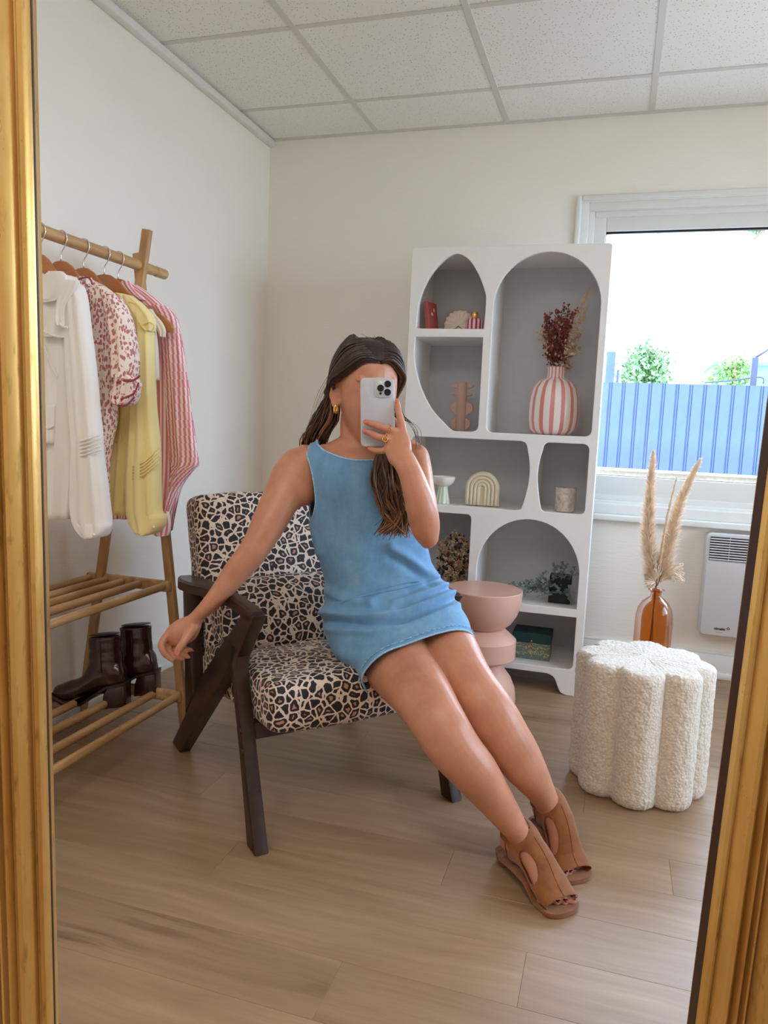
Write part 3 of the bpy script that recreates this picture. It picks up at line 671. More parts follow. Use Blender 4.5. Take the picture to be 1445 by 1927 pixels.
# ---------------------------------------------------------------- ankle boots on the lower shelf
def limb(bm, specs, n=20, sub=4, cap=(1, 1), e=1.0, view=True):
    """closed limb through rings (xl, yl, xr, yr, depth, half thickness) surveyed from the photo"""
    q = []
    for xl, yl, xr, yr, D, th in specs: q.append((*at(xl, yl, D), *at(xr, yr, D), th))
    q = cr(q, sub); C = [(V(x[:3])+V(x[3:6]))/2 for x in q]; U = [(V(x[3:6])-V(x[:3]))/2 for x in q]
    rings = []; N_ = len(C)
    for i in range(N_):
        tg = (C[min(i+1, N_-1)]-C[max(i-1, 0)]).normalized(); v = tg.cross(U[i]).normalized()*q[i][6]
        rings.append((C[i], U[i], v, tg))
    out = []
    def R(c, u, v, k): return [c+(u*(abs(cos(a))**e*(1 if cos(a) > 0 else -1))+v*(abs(sin(a))**e*(1 if sin(a) > 0 else -1)))*k for a in [2*pi*j/n for j in range(n)]]
    if cap[0]:
        c, u, v, tg = rings[0]; h = min(u.length, v.length)*cap[0]
        for a in (80, 55, 28): out.append(R(c-tg*h*sin(radians(a)), u, v, cos(radians(a))))
    for c, u, v, tg in rings: out.append(R(c, u, v, 1))
    if cap[1]:
        c, u, v, tg = rings[-1]; h = min(u.length, v.length)*cap[1]
        for a in (28, 55, 80): out.append(R(c+tg*h*sin(radians(a)), u, v, cos(radians(a))))
    ringface(bm, out); return rings
def boot_parts(t, off, D=2.42):
    o = V(off)
    bm = BM()
    limb(bm, [(166, 1200, 228, 1196, D, .036), (168, 1225, 228, 1224, D, .036), (166, 1250, 232, 1250, D, .038), (158, 1268, 238, 1272, D, .039), (160, 1282, 240, 1284, D, .036)], 24, cap=(.15, .3))
    limb(bm, [(226, 1240, 236, 1292, D, .034), (200, 1238, 204, 1298, D, .038), (178, 1252, 180, 1303, D, .039), (152, 1274, 152, 1313, D, .041), (130, 1281, 130, 1317, D, .043), (113, 1288, 113, 1312, D, .037)], 24, cap=(.3, .9))
    bmesh.ops.transform(bm, matrix=Matrix.Translation(o), verts=bm.verts[:])
    me = evalmesh(bm2me(bm), [('REMESH', dict(mode='VOXEL', voxel_size=.004)), ('SMOOTH', dict(factor=.5, iterations=4))])
    displace(me, lambda p: .0024*noise.noise(V((p.x*14, p.y*14, p.z*46))))
    obj('upper', me, M['boot'], t)
    def PP(x, y): return at(x, y, D)+o
    U = (at(200, 1300, D)-at(190, 1300, D)).normalized(); dn = FW
    for nm, poly, th in (('heel', [(206, 1288), (241, 1282), (242, 1326), (198, 1331), (200, 1306)], .034), ('sole', [(104, 1300), (128, 1314), (160, 1312), (182, 1300), (206, 1287), (241, 1280), (241, 1287), (206, 1293), (184, 1306), (160, 1324), (128, 1325), (104, 1310)], .040)):
        bm = BM(); lo = [bm.verts.new(PP(x, y)-dn*th) for x, y in poly]; hi = [bm.verts.new(PP(x, y)+dn*th) for x, y in poly]; k = len(poly)
        fs = [bm.faces.new(lo), bm.faces.new(hi[::-1])]+[bm.faces.new((lo[i], hi[i], hi[(i+1) % k], lo[(i+1) % k])) for i in range(k)]
        bmesh.ops.recalc_face_normals(bm, faces=bm.faces[:])
        bmesh.ops.bevel(bm, geom=list({e for f in fs[:2] for e in f.edges}), offset=.008, segments=3, affect='EDGES', profile=.5)
        obj(nm, bm, M['bootsole'] if nm == 'sole' else M['boot'], t, autos=40)
    bm = BM(); limb(bm, [(168, 1199, 226, 1195, D, .034), (170, 1197.5, 224, 1193.5, D, .032)], 24, cap=(0, 0)); bmesh.ops.transform(bm, matrix=Matrix.Translation(o-DN*.006), verts=bm.verts[:]); obj('opening', bm, M['black'], t)
    bm = BM(); tube(bm, [at(196, 1204, D)+o-FW*.040, at(198, 1240, D)+o-FW*.041, at(200, 1262, D)+o-FW*.0415], .0012, 6); obj('side_seam', bm, M['bootsole'], t)
for off, lab in (((0, 0, 0), 'oxblood leather heeled ankle boot on the rack, nearer of the pair'), ((.035, .115, .008), 'oxblood leather heeled ankle boot behind its twin'), ((-.305, -.085, -.03), 'dark brown heeled boot cut off by the gold frame')):
    t = thing('ankle_boot', at(200, 1325, 2.42)+V(off), lab, 'boot', 'boots on the lower rack shelf'); boot_parts(t, off)

# ---------------------------------------------------------------- arched bookshelf
SO = V((-.071, 2.971, 0)); SX = V((.99991, .013, 0)); SN = V((-.013, .99991, 0)); SD = .33
def sh(x, y, z): return SO+SX*x+SN*y+Zv*z
def rrect(x0, x1, z0, z1, r=(.02,)*4, k=5):
    """corner radii: bl, br, tr, tl"""
    out = []
    for (cx, cz, a0, rr) in ((x0+r[0], z0+r[0], 180, r[0]), (x1-r[1], z0+r[1], 270, r[1]), (x1-r[2], z1-r[2], 0, r[2]), (x0+r[3], z1-r[3], 90, r[3])):
        for j in range(k+1): a = radians(a0+90*j/k); out.append((cx+rr*cos(a), cz+rr*sin(a)))
    return out
def smooth2(pts, sub=5): return [tuple(p) for p in cr(pts, sub)]
def arch(cx, r, spring, h, z0, rb, k=28):
    out = rrect(cx-r, cx+r, z0, spring, (rb, rb, .0001, .0001))[:12]
    return out+[(cx+r*cos(pi*j/k), spring+h*sin(pi*j/k)) for j in range(k+1)]
def build_shelf():
    t = thing('bookshelf', sh(-.38, .16, 0), 'tall white bookshelf with arched and egg-shaped cut-out compartments', 'bookshelf')
    egg_r = smooth2([(-.458, 1.417), (-.456, 1.523), (-.464, 1.564), (-.49, 1.622), (-.528, 1.676), (-.573, 1.702), (-.615, 1.690), (-.661, 1.648), (-.696, 1.594), (-.721, 1.523), (-.730, 1.417)])
    egg_l = [(-.731, 1.385), (-.459, 1.385)]+smooth2([(-.458, 1.045), (-.464, 1.026), (-.483, 1.018)], 4)+smooth2([(-.546, 1.0175), (-.562, 1.020), (-.583, 1.036), (-.649, 1.100), (-.698, 1.184), (-.725, 1.268), (-.733, 1.330), (-.731, 1.384)], 5)[:-1]
    c4 = [(-.73, .74), (-.722, .723), (-.71, .719)]+smooth2([(-.29, .719), (-.277, .723), (-.268, .733), (-.253, .80), (-.247, .86), (-.251, .915), (-.262, .966), (-.270, .983), (-.286, .990)], 4)+[(-.71, .99), (-.722, .986), (-.73, .97)]
    c5 = smooth2([(-.18, .7205), (-.19, .726), (-.197, .740), (-.209, .80), (-.216, .858), (-.212, .915), (-.203, .957), (-.197, .980), (-.182, .990)], 4)[::-1]
    c5 = c5+rrect(-.15, -.029, .7205, .990, (.001, .02, .024, .001))[6:18]
    holes = [egg_r, egg_l, arch(-.226, .200, 1.503, .2, 1.0185, .024), c4, c5, rrect(-.73, -.465, .347, .688, (.003, .003, .018, .018)), arch(-.232, .200, .474, .213, .347, .0005), rrect(-.73, -.031, .104, .316, (.025, .025, .003, .003))]
    outer = [(0, 0), (0, 1.73-.012)]+[(-.012+.012*cos(radians(a)), 1.718+.012*sin(radians(a))) for a in (20, 45, 70, 90)]+[(-.748-.012*sin(radians(a)), 1.718+.012*cos(radians(a))) for a in (0, 20, 45, 70, 90)]+[(-.76, 0)]
    rt_ = smooth2([(-.046, 0), (-.062, .004), (-.075, .014), (-.086, .037), (-.094, .056), (-.106, .071), (-.128, .079)], 4)
    outer += [(-.76-x, z) for x, z in rt_]+rt_[::-1]
    cu = bpy.data.curves.new('front', 'CURVE'); cu.dimensions = '2D'; cu.fill_mode = 'BOTH'; cu.extrude = .008; cu.bevel_depth = .002; cu.bevel_resolution = 1; cu.offset = -.002
    for pl in [outer]+holes:
        # drop coincident points
        q = [p for i, p in enumerate(pl) if (V(p)-V(pl[i-1])).length > 2e-4]
        s = cu.splines.new('POLY'); s.points.add(len(q)-1); s.use_cyclic_u = True
        for pt, p in zip(s.points, q): pt.co = (p[0], p[1], 0, 1)
    o = bpy.data.objects.new('tmp', cu); COL.objects.link(o); dg = bpy.context.evaluated_depsgraph_get(); dg.update()
    me = bpy.data.meshes.new_from_object(o.evaluated_get(dg)); bpy.data.objects.remove(o)
    mt = Matrix((SX, Zv, -SN)).transposed().to_4x4(); mt.translation = SO+SN*.010; me.transform(mt)
    obj('front_panel', me, M['shelfwhite'], t, autos=35)
    def board(nm, x0, x1, y0, y1, z0, z1, mat='shelfwhite'):
        bm = BM(); R = Matrix((SX, SN, Zv)).transposed(); box(bm, sh((x0+x1)/2, (y0+y1)/2, (z0+z1)/2), (x1-x0, y1-y0, z1-z0), R); obj(nm, bm, M[mat], t, smooth=False)
    f = .0175
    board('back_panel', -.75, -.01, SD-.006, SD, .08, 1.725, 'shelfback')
    board('side_panel', -.76, -.742, f, SD, 0, 1.727); board('side_panel', -.018, 0, f, SD, 0, 1.727)
    board('top_panel', -.742, -.018, f, SD, 1.709, 1.727)
    for z0, z1, x0, x1 in ((1.386, 1.416, -.742, -.452), (.991, 1.0175, -.742, -.018), (.689, .7185, -.742, -.018), (.317, .3465, -.742, -.018), (.081, .1035, -.742, -.018)):
        board('shelf_board', x0, x1, f, SD-.006, z0, z1)
    for x, z0, z1 in ((-.4425, 1.0175, 1.709), (-.232, .7185, .991), (-.4475, .3465, .689)):
        board('divider', x-.009, x+.009, f, SD-.006, z0, z1)
build_shelf()
SR = Matrix((SX, SN, Zv)).transposed()

def uvlathe(bm, prof, c, seg=48):
    rv = lathe(bm, prof, c, seg); uvl = bm.loops.layers.uv.verify()
    idx = {}
    for i, r in enumerate(rv):
        for j, v in enumerate(r): idx[v] = (i, j)
    for f in bm.faces:
        js = [idx[l.vert][1] for l in f.loops]
        for l in f.loops:
            i, j = idx[l.vert]
            if max(js)-min(js) > seg/2 and j < seg/2: j += seg
            l[uvl].uv = (j/seg, i/len(rv))
# --- compartment things
z1 = 1.417
t = thing('postcard_box', sh(-.700, .13, z1), 'thin terracotta card box leaning in the egg compartment', 'box')
R = SR @ Matrix.Rotation(radians(76), 3, 'Z') @ Matrix.Rotation(radians(-9), 3, 'X')
bm = BM(); box(bm, sh(-.700, .13, z1+.062), (.085, .018, .12), R, .002); obj('box_body', bm, M['card'], t, smooth=False)
bm = BM()
for k in range(4): ell(bm, sh(-.700, .13, z1+.035+.018*k)+R@V((.012*sin(k*2.2), -.0095, 0)), (.011-.001*k, .0008, .008), R, 10, 6)
obj('printed_motif', bm, M['cardgold'], t)
t = thing('shell_vase', sh(-.585, .16, z1), 'cream ribbed scallop shell ornament in the egg compartment', 'ornament')
bm = BM(); rings = []; n = 72
for s_ in [(-1, .012), (-.6, .026), (0, .034), (.6, .026), (1, .012)]:
    pass
def shell_pt(a, r, side):
    # fan outline with ribs
    rib = .5+.5*cos(a*18); rr = r*(.066+.004*rib)
    x = rr*sin(a)*1.0; z = .030+rr*cos(a); th = .026*(1-r*r*.86)+.003*rib*r
    return (x, side*th, max(z, .0))
for side in (-1, 1):
    grid = [[bm.verts.new(sh(-.585, .16, z1)+SX*p[0]+SN*p[1]+Zv*p[2]) for p in [shell_pt(radians(-128+256*j/90), i/9, side) for j in range(91)]] for i in range(10)]
    for i in range(9):
        for j in range(90): bm.faces.new((grid[i][j], grid[i][j+1], grid[i+1][j+1], grid[i+1][j]))
bx_ = None
bmesh.ops.remove_doubles(bm, verts=bm.verts[:], dist=.0008); bmesh.ops.holes_fill(bm, edges=bm.edges[:], sides=0); bmesh.ops.recalc_face_normals(bm, faces=bm.faces[:])
obj('shell_body', bm, M['shell'], t)
bm = BM(); lathe(bm, [(.030, 0), (.032, .004), (.022, .016), (.018, .03)], sh(-.585, .16, z1), 24); obj('foot', bm, M['shell'], t)
t = thing('reed_diffuser', sh(-.515, .11, z1), 'small red and white striped bottle with gold cap', 'bottle')
bm = BM(); uvlathe(bm, [(.030, 0), (.034, .003), (.0345, .02), (.0345, .045), (.031, .052), (.013, .053), (.012, .058)], sh(-.515, .11, z1), 48); obj('bottle_body', bm, M['diffstripe'], t, autos=50)
bm = BM(); lathe(bm, [(.0125, .054), (.0135, .056), (.0135, .078), (.012, .080)], sh(-.515, .11, z1), 32); obj('cap', bm, M['goldtrim'], t, autos=40)
z2 = 1.0185
c = sh(-.560, .16, z2)
t = thing('sculptural_vase', c, 'blush ceramic column vase with stacked disc wings', 'vase')
bm = BM(); lathe(bm, [(.019, 0), (.021, .003), (.021, .200), (.019, .203), (.014, .2035), (.013, .19)], c, 32); obj('column', bm, M['blush'], t, autos=40)
for zz, rx, rz, xo in ((.030, .043, .029, .0), (.095, .049, .031, .002), (.152, .042, .011, .0), (.186, .047, .013, 0)):
    bm = BM(); g = [(rx*cos(2*pi*k/40), rz*sin(2*pi*k/40)) for k in range(40)]; prism(bm, g, c+SX*xo+Zv*zz-SN*.004, SX, Zv, SN, .016, .004, 3); obj('disc', bm, M['blush'], t, autos=40)
z3 = 1.0185
cv = sh(-.182, .15, z3)
t = thing('striped_vase', cv, 'round white ceramic vase with vertical pink stripes', 'vase')
bm = BM(); uvlathe(bm, [(.055, 0), (.075, .004), (.093, .022), (.1005, .055), (.1015, .10), (.098, .145), (.088, .185), (.068, .212), (.045, .222), (.036, .226), (.0345, .232), (.0345, .268), (.0355, .270), (.031, .270), (.030, .22)], cv, 75); obj('vase_body', bm, M['vasestripe'], t)
def sprig(bm, p0, p1, bend, rr, n, size, spread, seed, top=.35, flatten=1, rs=.0012):
    """a stem with little blobs/leaves along its upper part"""
    rnd = random.Random(seed); p0 = V(p0); p1 = V(p1); mid = (p0+p1)/2+V(bend)
    pts = [p0*(1-u)**2+mid*2*u*(1-u)+p1*u*u for u in [k/10 for k in range(11)]]
    tube(bm, pts, [rs*(1-.5*k/10) for k in range(11)], 5)
    for i in range(n):
        u = top+(1-top)*(i+rnd.random())/n; q = p0*(1-u)**2+mid*2*u*(1-u)+p1*u*u
        sp = spread*(1.1-.6*u); d = V((rnd.uniform(-1, 1), rnd.uniform(-1, 1)*flatten, rnd.uniform(-.3, 1))).normalized()*sp*rnd.uniform(.3, 1)
        yield q, q+d, size*rnd.uniform(.6, 1.3), rnd
def blob(bm, c, r, rnd, k=1.0):
    v = [bm.verts.new(c+V(p)*r) for p in ((1, 0, 0), (-1, 0, 0), (0, 1, 0), (0, -1, 0), (0, 0, k), (0, 0, -k))]
    for f in ((0, 2, 4), (2, 1, 4), (1, 3, 4), (3, 0, 4), (2, 0, 5), (1, 2, 5), (3, 1, 5), (0, 3, 5)): bm.faces.new([v[i] for i in f])
def leafq(bm, a, b, w, rnd):
    """two-sided folded leaf between a and b"""
    d = (b-a); s = d.cross(V((rnd.uniform(-1, 1), rnd.uniform(-1, 1), rnd.uniform(-1, 1)))).normalized()*w; m_ = a+d*.45; nn = d.cross(s).normalized()*w*.3
    v = [bm.verts.new(p) for p in (a, m_+s+nn, b, m_-s+nn, m_)]
    bm.faces.new((v[0], v[1], v[4])); bm.faces.new((v[1], v[2], v[4])); bm.faces.new((v[2], v[3], v[4])); bm.faces.new((v[3], v[0], v[4]))
neck = cv+Zv*.262
t = thing('dried_bouquet', neck, 'rust, burgundy and cream dried flower bouquet in the striped vase', 'dried flowers')
def bq(name, mat, specs, leafy=False):
    bm = BM()
    for k, (x, y, n, size, spread) in enumerate(specs):
        tip = aty(x, y, neck.y+random.uniform(-.05, .05))
        for q, e_, s, rnd in sprig(bm, neck+V((random.uniform(-.02, .02), random.uniform(-.015, .015), -.03)), tip, (random.uniform(-.012, .012), 0, .02), 1, int(n*1.5), size*1.2, spread*1.35, 100+k+len(name), .3):
            tube(bm, [q, e_], .0006, 3, False)
            if leafy: leafq(bm, q, e_+(e_-q)*.6, s*1.2, rnd)
            else: blob(bm, e_, s, rnd, 1.4)
    o = obj(name, bm, mat, t, smooth=False); o['kind'] = 'stuff'
bq('rust_sprays', M['rust'], [(1030, 592, 60, .0034, .030), (1042, 606, 55, .0034, .03), (1056, 598, 60, .0034, .03), (1068, 604, 60, .0034, .03), (1048, 584, 50, .0032, .025), (1075, 590, 60, .0032, .028), (1064, 618, 50, .0034, .03), (1036, 625, 50, .0034, .028), (1088, 582, 55, .003, .024)])
bq('burgundy_sprays', M['brownflower'], [(1029, 596, 50, .003, .022), (1040, 640, 60, .0034, .03), (1053, 640, 60, .0034, .03), (1061, 575, 44, .003, .018), (1031, 660, 46, .003, .026), (1047, 620, 60, .0034, .03), (1060, 650, 50, .003, .026), (1069, 573, 30, .0028, .016)])
bq('cream_sprays', M['beige_f'], [(1016, 624, 40, .0034, .024), (1022, 620, 36, .003, .024), (1097, 580, 44, .003, .024), (1101, 592, 44, .003, .022), (1050, 606, 20, .004, .02), (1105, 575, 30, .0026, .016), (1018, 640, 34, .003, .022)])
bq('white_leaf_sprays', M['dustyw'], [(1090, 632, 34, .0055, .022), (1082, 650, 34, .0055, .022), (1094, 655, 30, .005, .02), (1070, 670, 30, .005, .022), (1096, 623, 30, .005, .018), (1077, 690, 20, .005, .018)], True)
bm = BM()
for k in range(3): tube(bm, [neck, aty(1083, 595, neck.y), aty(1096, 565+3*k, neck.y), aty(1110, 540+4*k, neck.y)], [.001, .0035, .004, .0012], 5, sub=3)
o = obj('grass_plume', bm, M['beige_f'], t); o['kind'] = 'stuff'
z4 = .7192
c = sh(-.600, .07, z4)
t = thing('pedestal_bowl', c, 'white bowl on a green striped pedestal foot', 'bowl')
bm = BM(); uvlathe(bm, [(.030, 0), (.0305, .002), (.026, .03), (.021, .055), (.0185, .07), (.0185, .074)], c, 60); obj('pedestal', bm, M['greenstripe'], t, autos=50)
bm = BM(); lathe(bm, [(.018, .070), (.028, .074), (.040, .085), (.047, .098), (.0485, .110), (.0465, .111), (.044, .100), (.034, .086), (.015, .079)], c, 48); obj('bowl', bm, M['whitecer'], t, autos=50)
c = sh(-.437, .07, z4)
t = thing('rainbow_vase', c, 'matte cream rainbow-shaped vase with ridged arches', 'vase')
def archpoly(r, h, k=24): return [(-r, 0), (r, 0)]+[(r*cos(pi*j/k), h-r+r*sin(pi*j/k)) for j in range(k+1)]
bm = BM(); prism(bm, archpoly(.070, .140), c-SN*.012, SX, Zv, SN, .040, .012, 4); obj('vase_body', bm, M['cream'], t, autos=60)
for r in (.058, .043, .028, .014):
    bm = BM(); pts = [c+SX*x+Zv*z-SN*.014 for x, z in [(-r, .004), (-r, .04), (-r, .072)]+[(-r*cos(pi*j/12), .076+r*.92*sin(pi*j/12)) for j in range(13)]+[(r, .072), (r, .04), (r, .004)]]
    tube(bm, pts, .0074, 10); obj('arch_ridge', bm, M['cream'], t)
c = sh(-.108, .085, .7205)
t = thing('marble_tumbler', c, 'blush marbled cylinder pot in the right small compartment', 'pot')
bm = BM(); lathe(bm, [(.038, 0), (.040, .002), (.040, .092), (.0385, .094), (.035, .094), (.034, .02)], c, 48); obj('pot_body', bm, M['marble'], t, autos=40)
# dried bunch in the dark compartment
c = sh(-.548, .13, .3475)
t = thing('dried_bunch', c, 'dark dried posy with white, purple and tan heads behind her elbow', 'dried flowers')
for nm, mat, n, s, shp, sd in (('white_heads', 'dustyw', 420, .0042, 1, 3), ('purple_heads', 'purple', 130, .0045, 1, 4), ('tan_pods', 'tanpod', 34, .011, 1.5, 5), ('dark_stems', 'darkstem', 360, .0046, 2.2, 6)):
    bm = BM(); rnd = random.Random(sd)
    for k in range(n):
        a, b_, r = rnd.uniform(-1, 1), rnd.uniform(0, 1), rnd.uniform(.7, 1.02) if nm != 'dark_stems' else rnd.uniform(.3, .95)
        th = rnd.uniform(0, 2*pi); ph = math.acos(rnd.uniform(-.55, 1))
        p = c+Zv*.115+SX*(.076*r*sin(ph)*cos(th))+SN*(.085*r*sin(ph)*sin(th))+Zv*(.135*r*cos(ph))
        if p.z < c.z+.012: p.z = c.z+.012+.01*rnd.random()
        if nm == 'purple_heads' and p.dot(SX) > (c-SX*.02).dot(SX) and rnd.random() < .8: continue
        blob(bm, p, s*rnd.uniform(.7, 1.4), rnd, shp)
        if nm in ('white_heads', 'dark_stems'): tube(bm, [c+Zv*.03, p], .0008, 3, False)
        if nm == 'white_heads':
            for q in range(3): blob(bm, p+V((rnd.uniform(-1, 1), rnd.uniform(-1, 1), rnd.uniform(-1, 1)))*.007, s*.75, rnd)
    o = obj(nm, bm, M[mat], t, smooth=False); o['kind'] = 'stuff'
# eucalyptus and dark gift box
c = sh(-.105, .12, .347)
t = thing('gift_box', c, 'navy black box half hidden under eucalyptus', 'box')
bm = BM(); box(bm, c+Zv*.055, (.085, .08, .11), SR, .002); obj('box_body', bm, M['blackpot'], t, smooth=False)
bm = BM(); box(bm, c+SX*.046-SN*.052+Zv*.052, (.022, .003, .062), SR @ Matrix.Rotation(radians(-8), 3, 'Y')); obj('hang_tag', bm, M['tagcard'], t, smooth=False)
t = thing('eucalyptus_garland', sh(-.18, .08, .347), 'grey green eucalyptus branches spilling over the navy black box', 'greenery')
rnd = random.Random(11)
for k, (x, y, dz) in enumerate([(-.33, .10, .03), (-.31, .06, .06), (-.28, .06, .05), (-.25, .05, .08), (-.22, .05, .07), (-.19, .05, .10), (-.16, .05, .13), (-.12, .04, .16), (-.08, .045, .17), (-.05, .05, .16), (-.035, .05, .13), (-.10, .03, .07), (-.14, .035, .05), (-.07, .03, .05), (-.05, .03, .02), (-.24, .03, .03), (-.29, .035, .02), (-.20, .03, .02), (-.14, .08, .16), (-.10, .09, .17)]):
    bm = BM(); tip = sh(x, y, .347+dz); root = sh(-.14+.1*rnd.uniform(-1, 1), .10, .347+.03)
    for q, e_, s, r_ in sprig(bm, root, tip, (0, 0, .04), 1, 26, .010, .018, 40+k, .15, rs=.0014): 
        e_.z = max(e_.z, .349); leafq(bm, q, e_+(e_-q)*.5, .0075*r_.uniform(.7, 1.2), r_)
    for v in bm.verts: v.co.z = max(v.co.z, .3475)
    o = obj('branch', bm, M['euca'], t, smooth=False)
# green keepsake box
a_, b_ = atz(962.6, 1236, .1045), atz(1033, 1245, .1045)
ux = (b_-a_); wd = ux.length; ux.normalize(); uy = V((-ux.y, ux.x, 0)); BR_ = Matrix((ux, uy, Zv)).transposed()
c = (a_+b_)/2+uy*.062
t = thing('keepsake_box', c, 'dark green lidded box with gold palm pattern on bottom shelf', 'box')
bm = BM(); box(bm, c+Zv*.034, (wd, .120, .068), BR_, .0015); obj('box_body', bm, M['boxprint'], t, smooth=False)
bm = BM(); box(bm, c+Zv*.088, (wd+.004, .124, .040), BR_, .002); obj('lid', bm, M['boxlid'], t, smooth=False)
bm = BM(); p = c-uy*.063+Zv*.071; ell(bm, p+Zv*.006, (.004, .003, .004), BR_); tube(bm, [p+ux*(.006*cos(a))-uy*.002+Zv*(-.007+.006*sin(a)) for a in [2*pi*k/12 for k in range(13)]], .0013, 6, False); obj('clasp_ring', bm, M['goldtrim'], t)

# ---------------------------------------------------------------- pink pedestal side table
c = V((-.436, 2.775, 0))
t = thing('side_table', c, 'dusty pink sculptural side table of stacked round forms', 'side table')
bm = BM(); lathe(bm, [(.132, 0), (.140, .004), (.1405, .02), (.135, .06), (.118, .10), (.094, .13), (.070, .150), (.066, .158)], c, 72); obj('base_dome', bm, M['pinkmat'], t, autos=50)
bm = BM(); lathe(bm, [(.064, .152), (.092, .160), (.108, .176), (.128, .1785), (.1295, .181), (.1295, .247), (.127, .2505), (.085, .286), (.07, .29)], c, 72); obj('middle_disc', bm, M['pinkmat'], t, autos=30)
bm = BM(); lathe(bm, [(.066, .284), (.082, .291), (.108, .312), (.128, .345), (.139, .385), (.1425, .425), (.1425, .4335), (.140, .436), (.001, .4365)], c, 72); obj('bowl_top', bm, M['pinkmat'], t, autos=40)

# ---------------------------------------------------------------- flower-shaped boucle stool
c = V((.125, 2.285, 0))
def build_stool():
    t = thing('boucle_stool', c, 'cream boucle flower-shaped stool with eight scalloped lobes', 'stool')
    N_ = 360; prof = []
    def rad(a):
        best = 0; a = a % (2*pi)
        for k in range(8):
            ak = radians(-94+45*k); d = a-ak; dd = .133; rr = .0615
            s_ = dd*sin(d); cc = rr*rr-s_*s_
            if cc > 0 and cos(d) > 0: best = max(best, dd*cos(d)+sqrt(cc))
        return best or .1
    ra = [rad(2*pi*j/N_) for j in range(N_)]
    H = .388; bm = BM()
    lv = [(0, -.020), (.004, -.010), (.013, -.003), (.028, 0)]+[(.028+(H-.05)*k/40, 0) for k in range(1, 41)]+[(H-.014, -.001), (H-.007, -.005), (H-.002, -.011), (H, -.019)]
    rings = [[c+V(((ra[j]+o)*cos(2*pi*j/N_), (ra[j]+o)*sin(2*pi*j/N_), z)) for j in range(N_)] for z, o in lv]
    for s_ in (.8, .65, .5, .35, .2, .08): rings.append([c+V(((ra[j]-.019)*s_*cos(2*pi*j/N_), (ra[j]-.019)*s_*sin(2*pi*j/N_), H+.003*(1-s_))) for j in range(N_)])
    ringface(bm, rings); me = bm2me(bm)
    me.update()
    displace(me, lambda p: 0 if p.z < .003 else .0045*(.5-noise.voronoi(p*125)[0][0])+.002*noise.noise(p*45))
    obj('upholstery', me, M['boucle'], t)
build_stool()

# ---------------------------------------------------------------- amber bottle with pampas
c = V((.187, 3.06, 0))
t = thing('amber_bottle', c, 'tall amber glass bottle vase standing behind the stool', 'vase')
bm = BM(); lathe(bm, [(.001, .004), (.060, 0), (.068, .006), (.0695, .03), (.0700, .30), (.0690, .335), (.063, .366), (.050, .390), (.034, .405), (.0225, .413), (.0195, .420), (.0195, .430), (.027, .4385), (.031, .4400), (.0305, .4425), (.026, .4405), (.0185, .431)], c, 64, caps=False)
obj('glass_body', bm, M['amber'], t)
nk = c+Zv*.44
def plume(label, pts, wmax, n, seed, cols=('pampas',), fl=.03, thin=False):
    t = thing('pampas_stem', pts[0], label, 'dried grass', 'pampas stems in the amber bottle')
    P_ = [V(p) for p in cr([tuple(p) for p in pts], 10)]; L = len(P_)
    bm = BM(); bot = V((c.x+random.uniform(-.03, .03), c.y+random.uniform(-.02, .02), .02)); tube(bm, [bot, nk-Zv*.02+V((random.uniform(-.006, .006), 0, 0)), P_[0], P_[L//2]], [.0022, .0022, .0022, .0012], 6, sub=4); obj('stem', bm, M['stem'], t)
    bm = BM(); rnd = random.Random(seed)
    for i in range(n):
        u = rnd.random()**.9; k = u*(L-1); i0 = int(k); q = P_[i0].lerp(P_[min(i0+1, L-1)], k-i0); tg = (P_[min(i0+1, L-1)]-P_[max(i0-1, 0)]).normalized()
        w = wmax*min(1, (u*3.2+.25))*(1-u)**.5 if not thin else wmax*(1-u)**.3
        a, b = frame(tg); th = rnd.uniform(0, 2*pi); out = a*cos(th)+b*sin(th)
        ln = fl*rnd.uniform(.6, 1.2)*(1-.35*u); r_ = w*rnd.uniform(.45, 1.0)**.6
        p1 = q+out*r_*.8+tg*ln*.45; p2 = q+out*r_*rnd.uniform(.9, 1.35)+tg*ln*.75-Zv*.006*rnd.random(); s = tg.cross(out)*.0013
        v = [bm.verts.new(x) for x in (q-s, q+s, p1+s, p1-s, p2)]
        bm.faces.new((v[0], v[1], v[2], v[3])); bm.faces.new((v[3], v[2], v[4]))
    o = obj('plume', bm, M['pampas'], t, smooth=False); o['kind'] = 'stuff'
yy = c.y
plume('tallest upright fluffy pampas plume on the left of the bottle', [nk+V((-.004, 0, .03)), aty(1231, 1085, yy), aty(1220, 1010, yy), aty(1223, 935, yy), aty(1229, 858, yy)], .056, 5200, 1, fl=.055)
plume('fluffy pampas plume leaning right towards the radiator', [nk+V((.006, 0, .03)), aty(1246, 1075, yy+.02), aty(1262, 1010, yy+.02), aty(1282, 940, yy+.02), aty(1314, 872, yy+.02)], .052, 4600, 2, fl=.055)
plume('thin sparse pampas stem between the two plumes', [nk+V((0, 0, .03)), aty(1243, 1050, yy-.02), aty(1254, 980, yy-.02), aty(1272, 903, yy-.02)], .010, 1100, 3, fl=.03, thin=True)
t = thing('dried_fan_grass', nk+V((.01, 0, .03)), 'curly pale seed head drooping right from the bottle neck', 'dried grass')
bm = BM(); rnd = random.Random(5)
for k in range(60):
    a = nk+V((.01, 0, .03)); e_ = aty(1262+rnd.uniform(0, 26), 1060+rnd.uniform(0, 34), yy+rnd.uniform(-.03, .03)); m_ = (a+e_)/2+Zv*rnd.uniform(.0, .03); h_ = e_+V((rnd.uniform(-.03, .0), 0, -.012))
    tube(bm, [a, m_, e_, h_], [.0008, .0012, .0014, .0004], 4, sub=4)
o = obj('seed_head', bm, M['pampas'], t); o['kind'] = 'stuff'

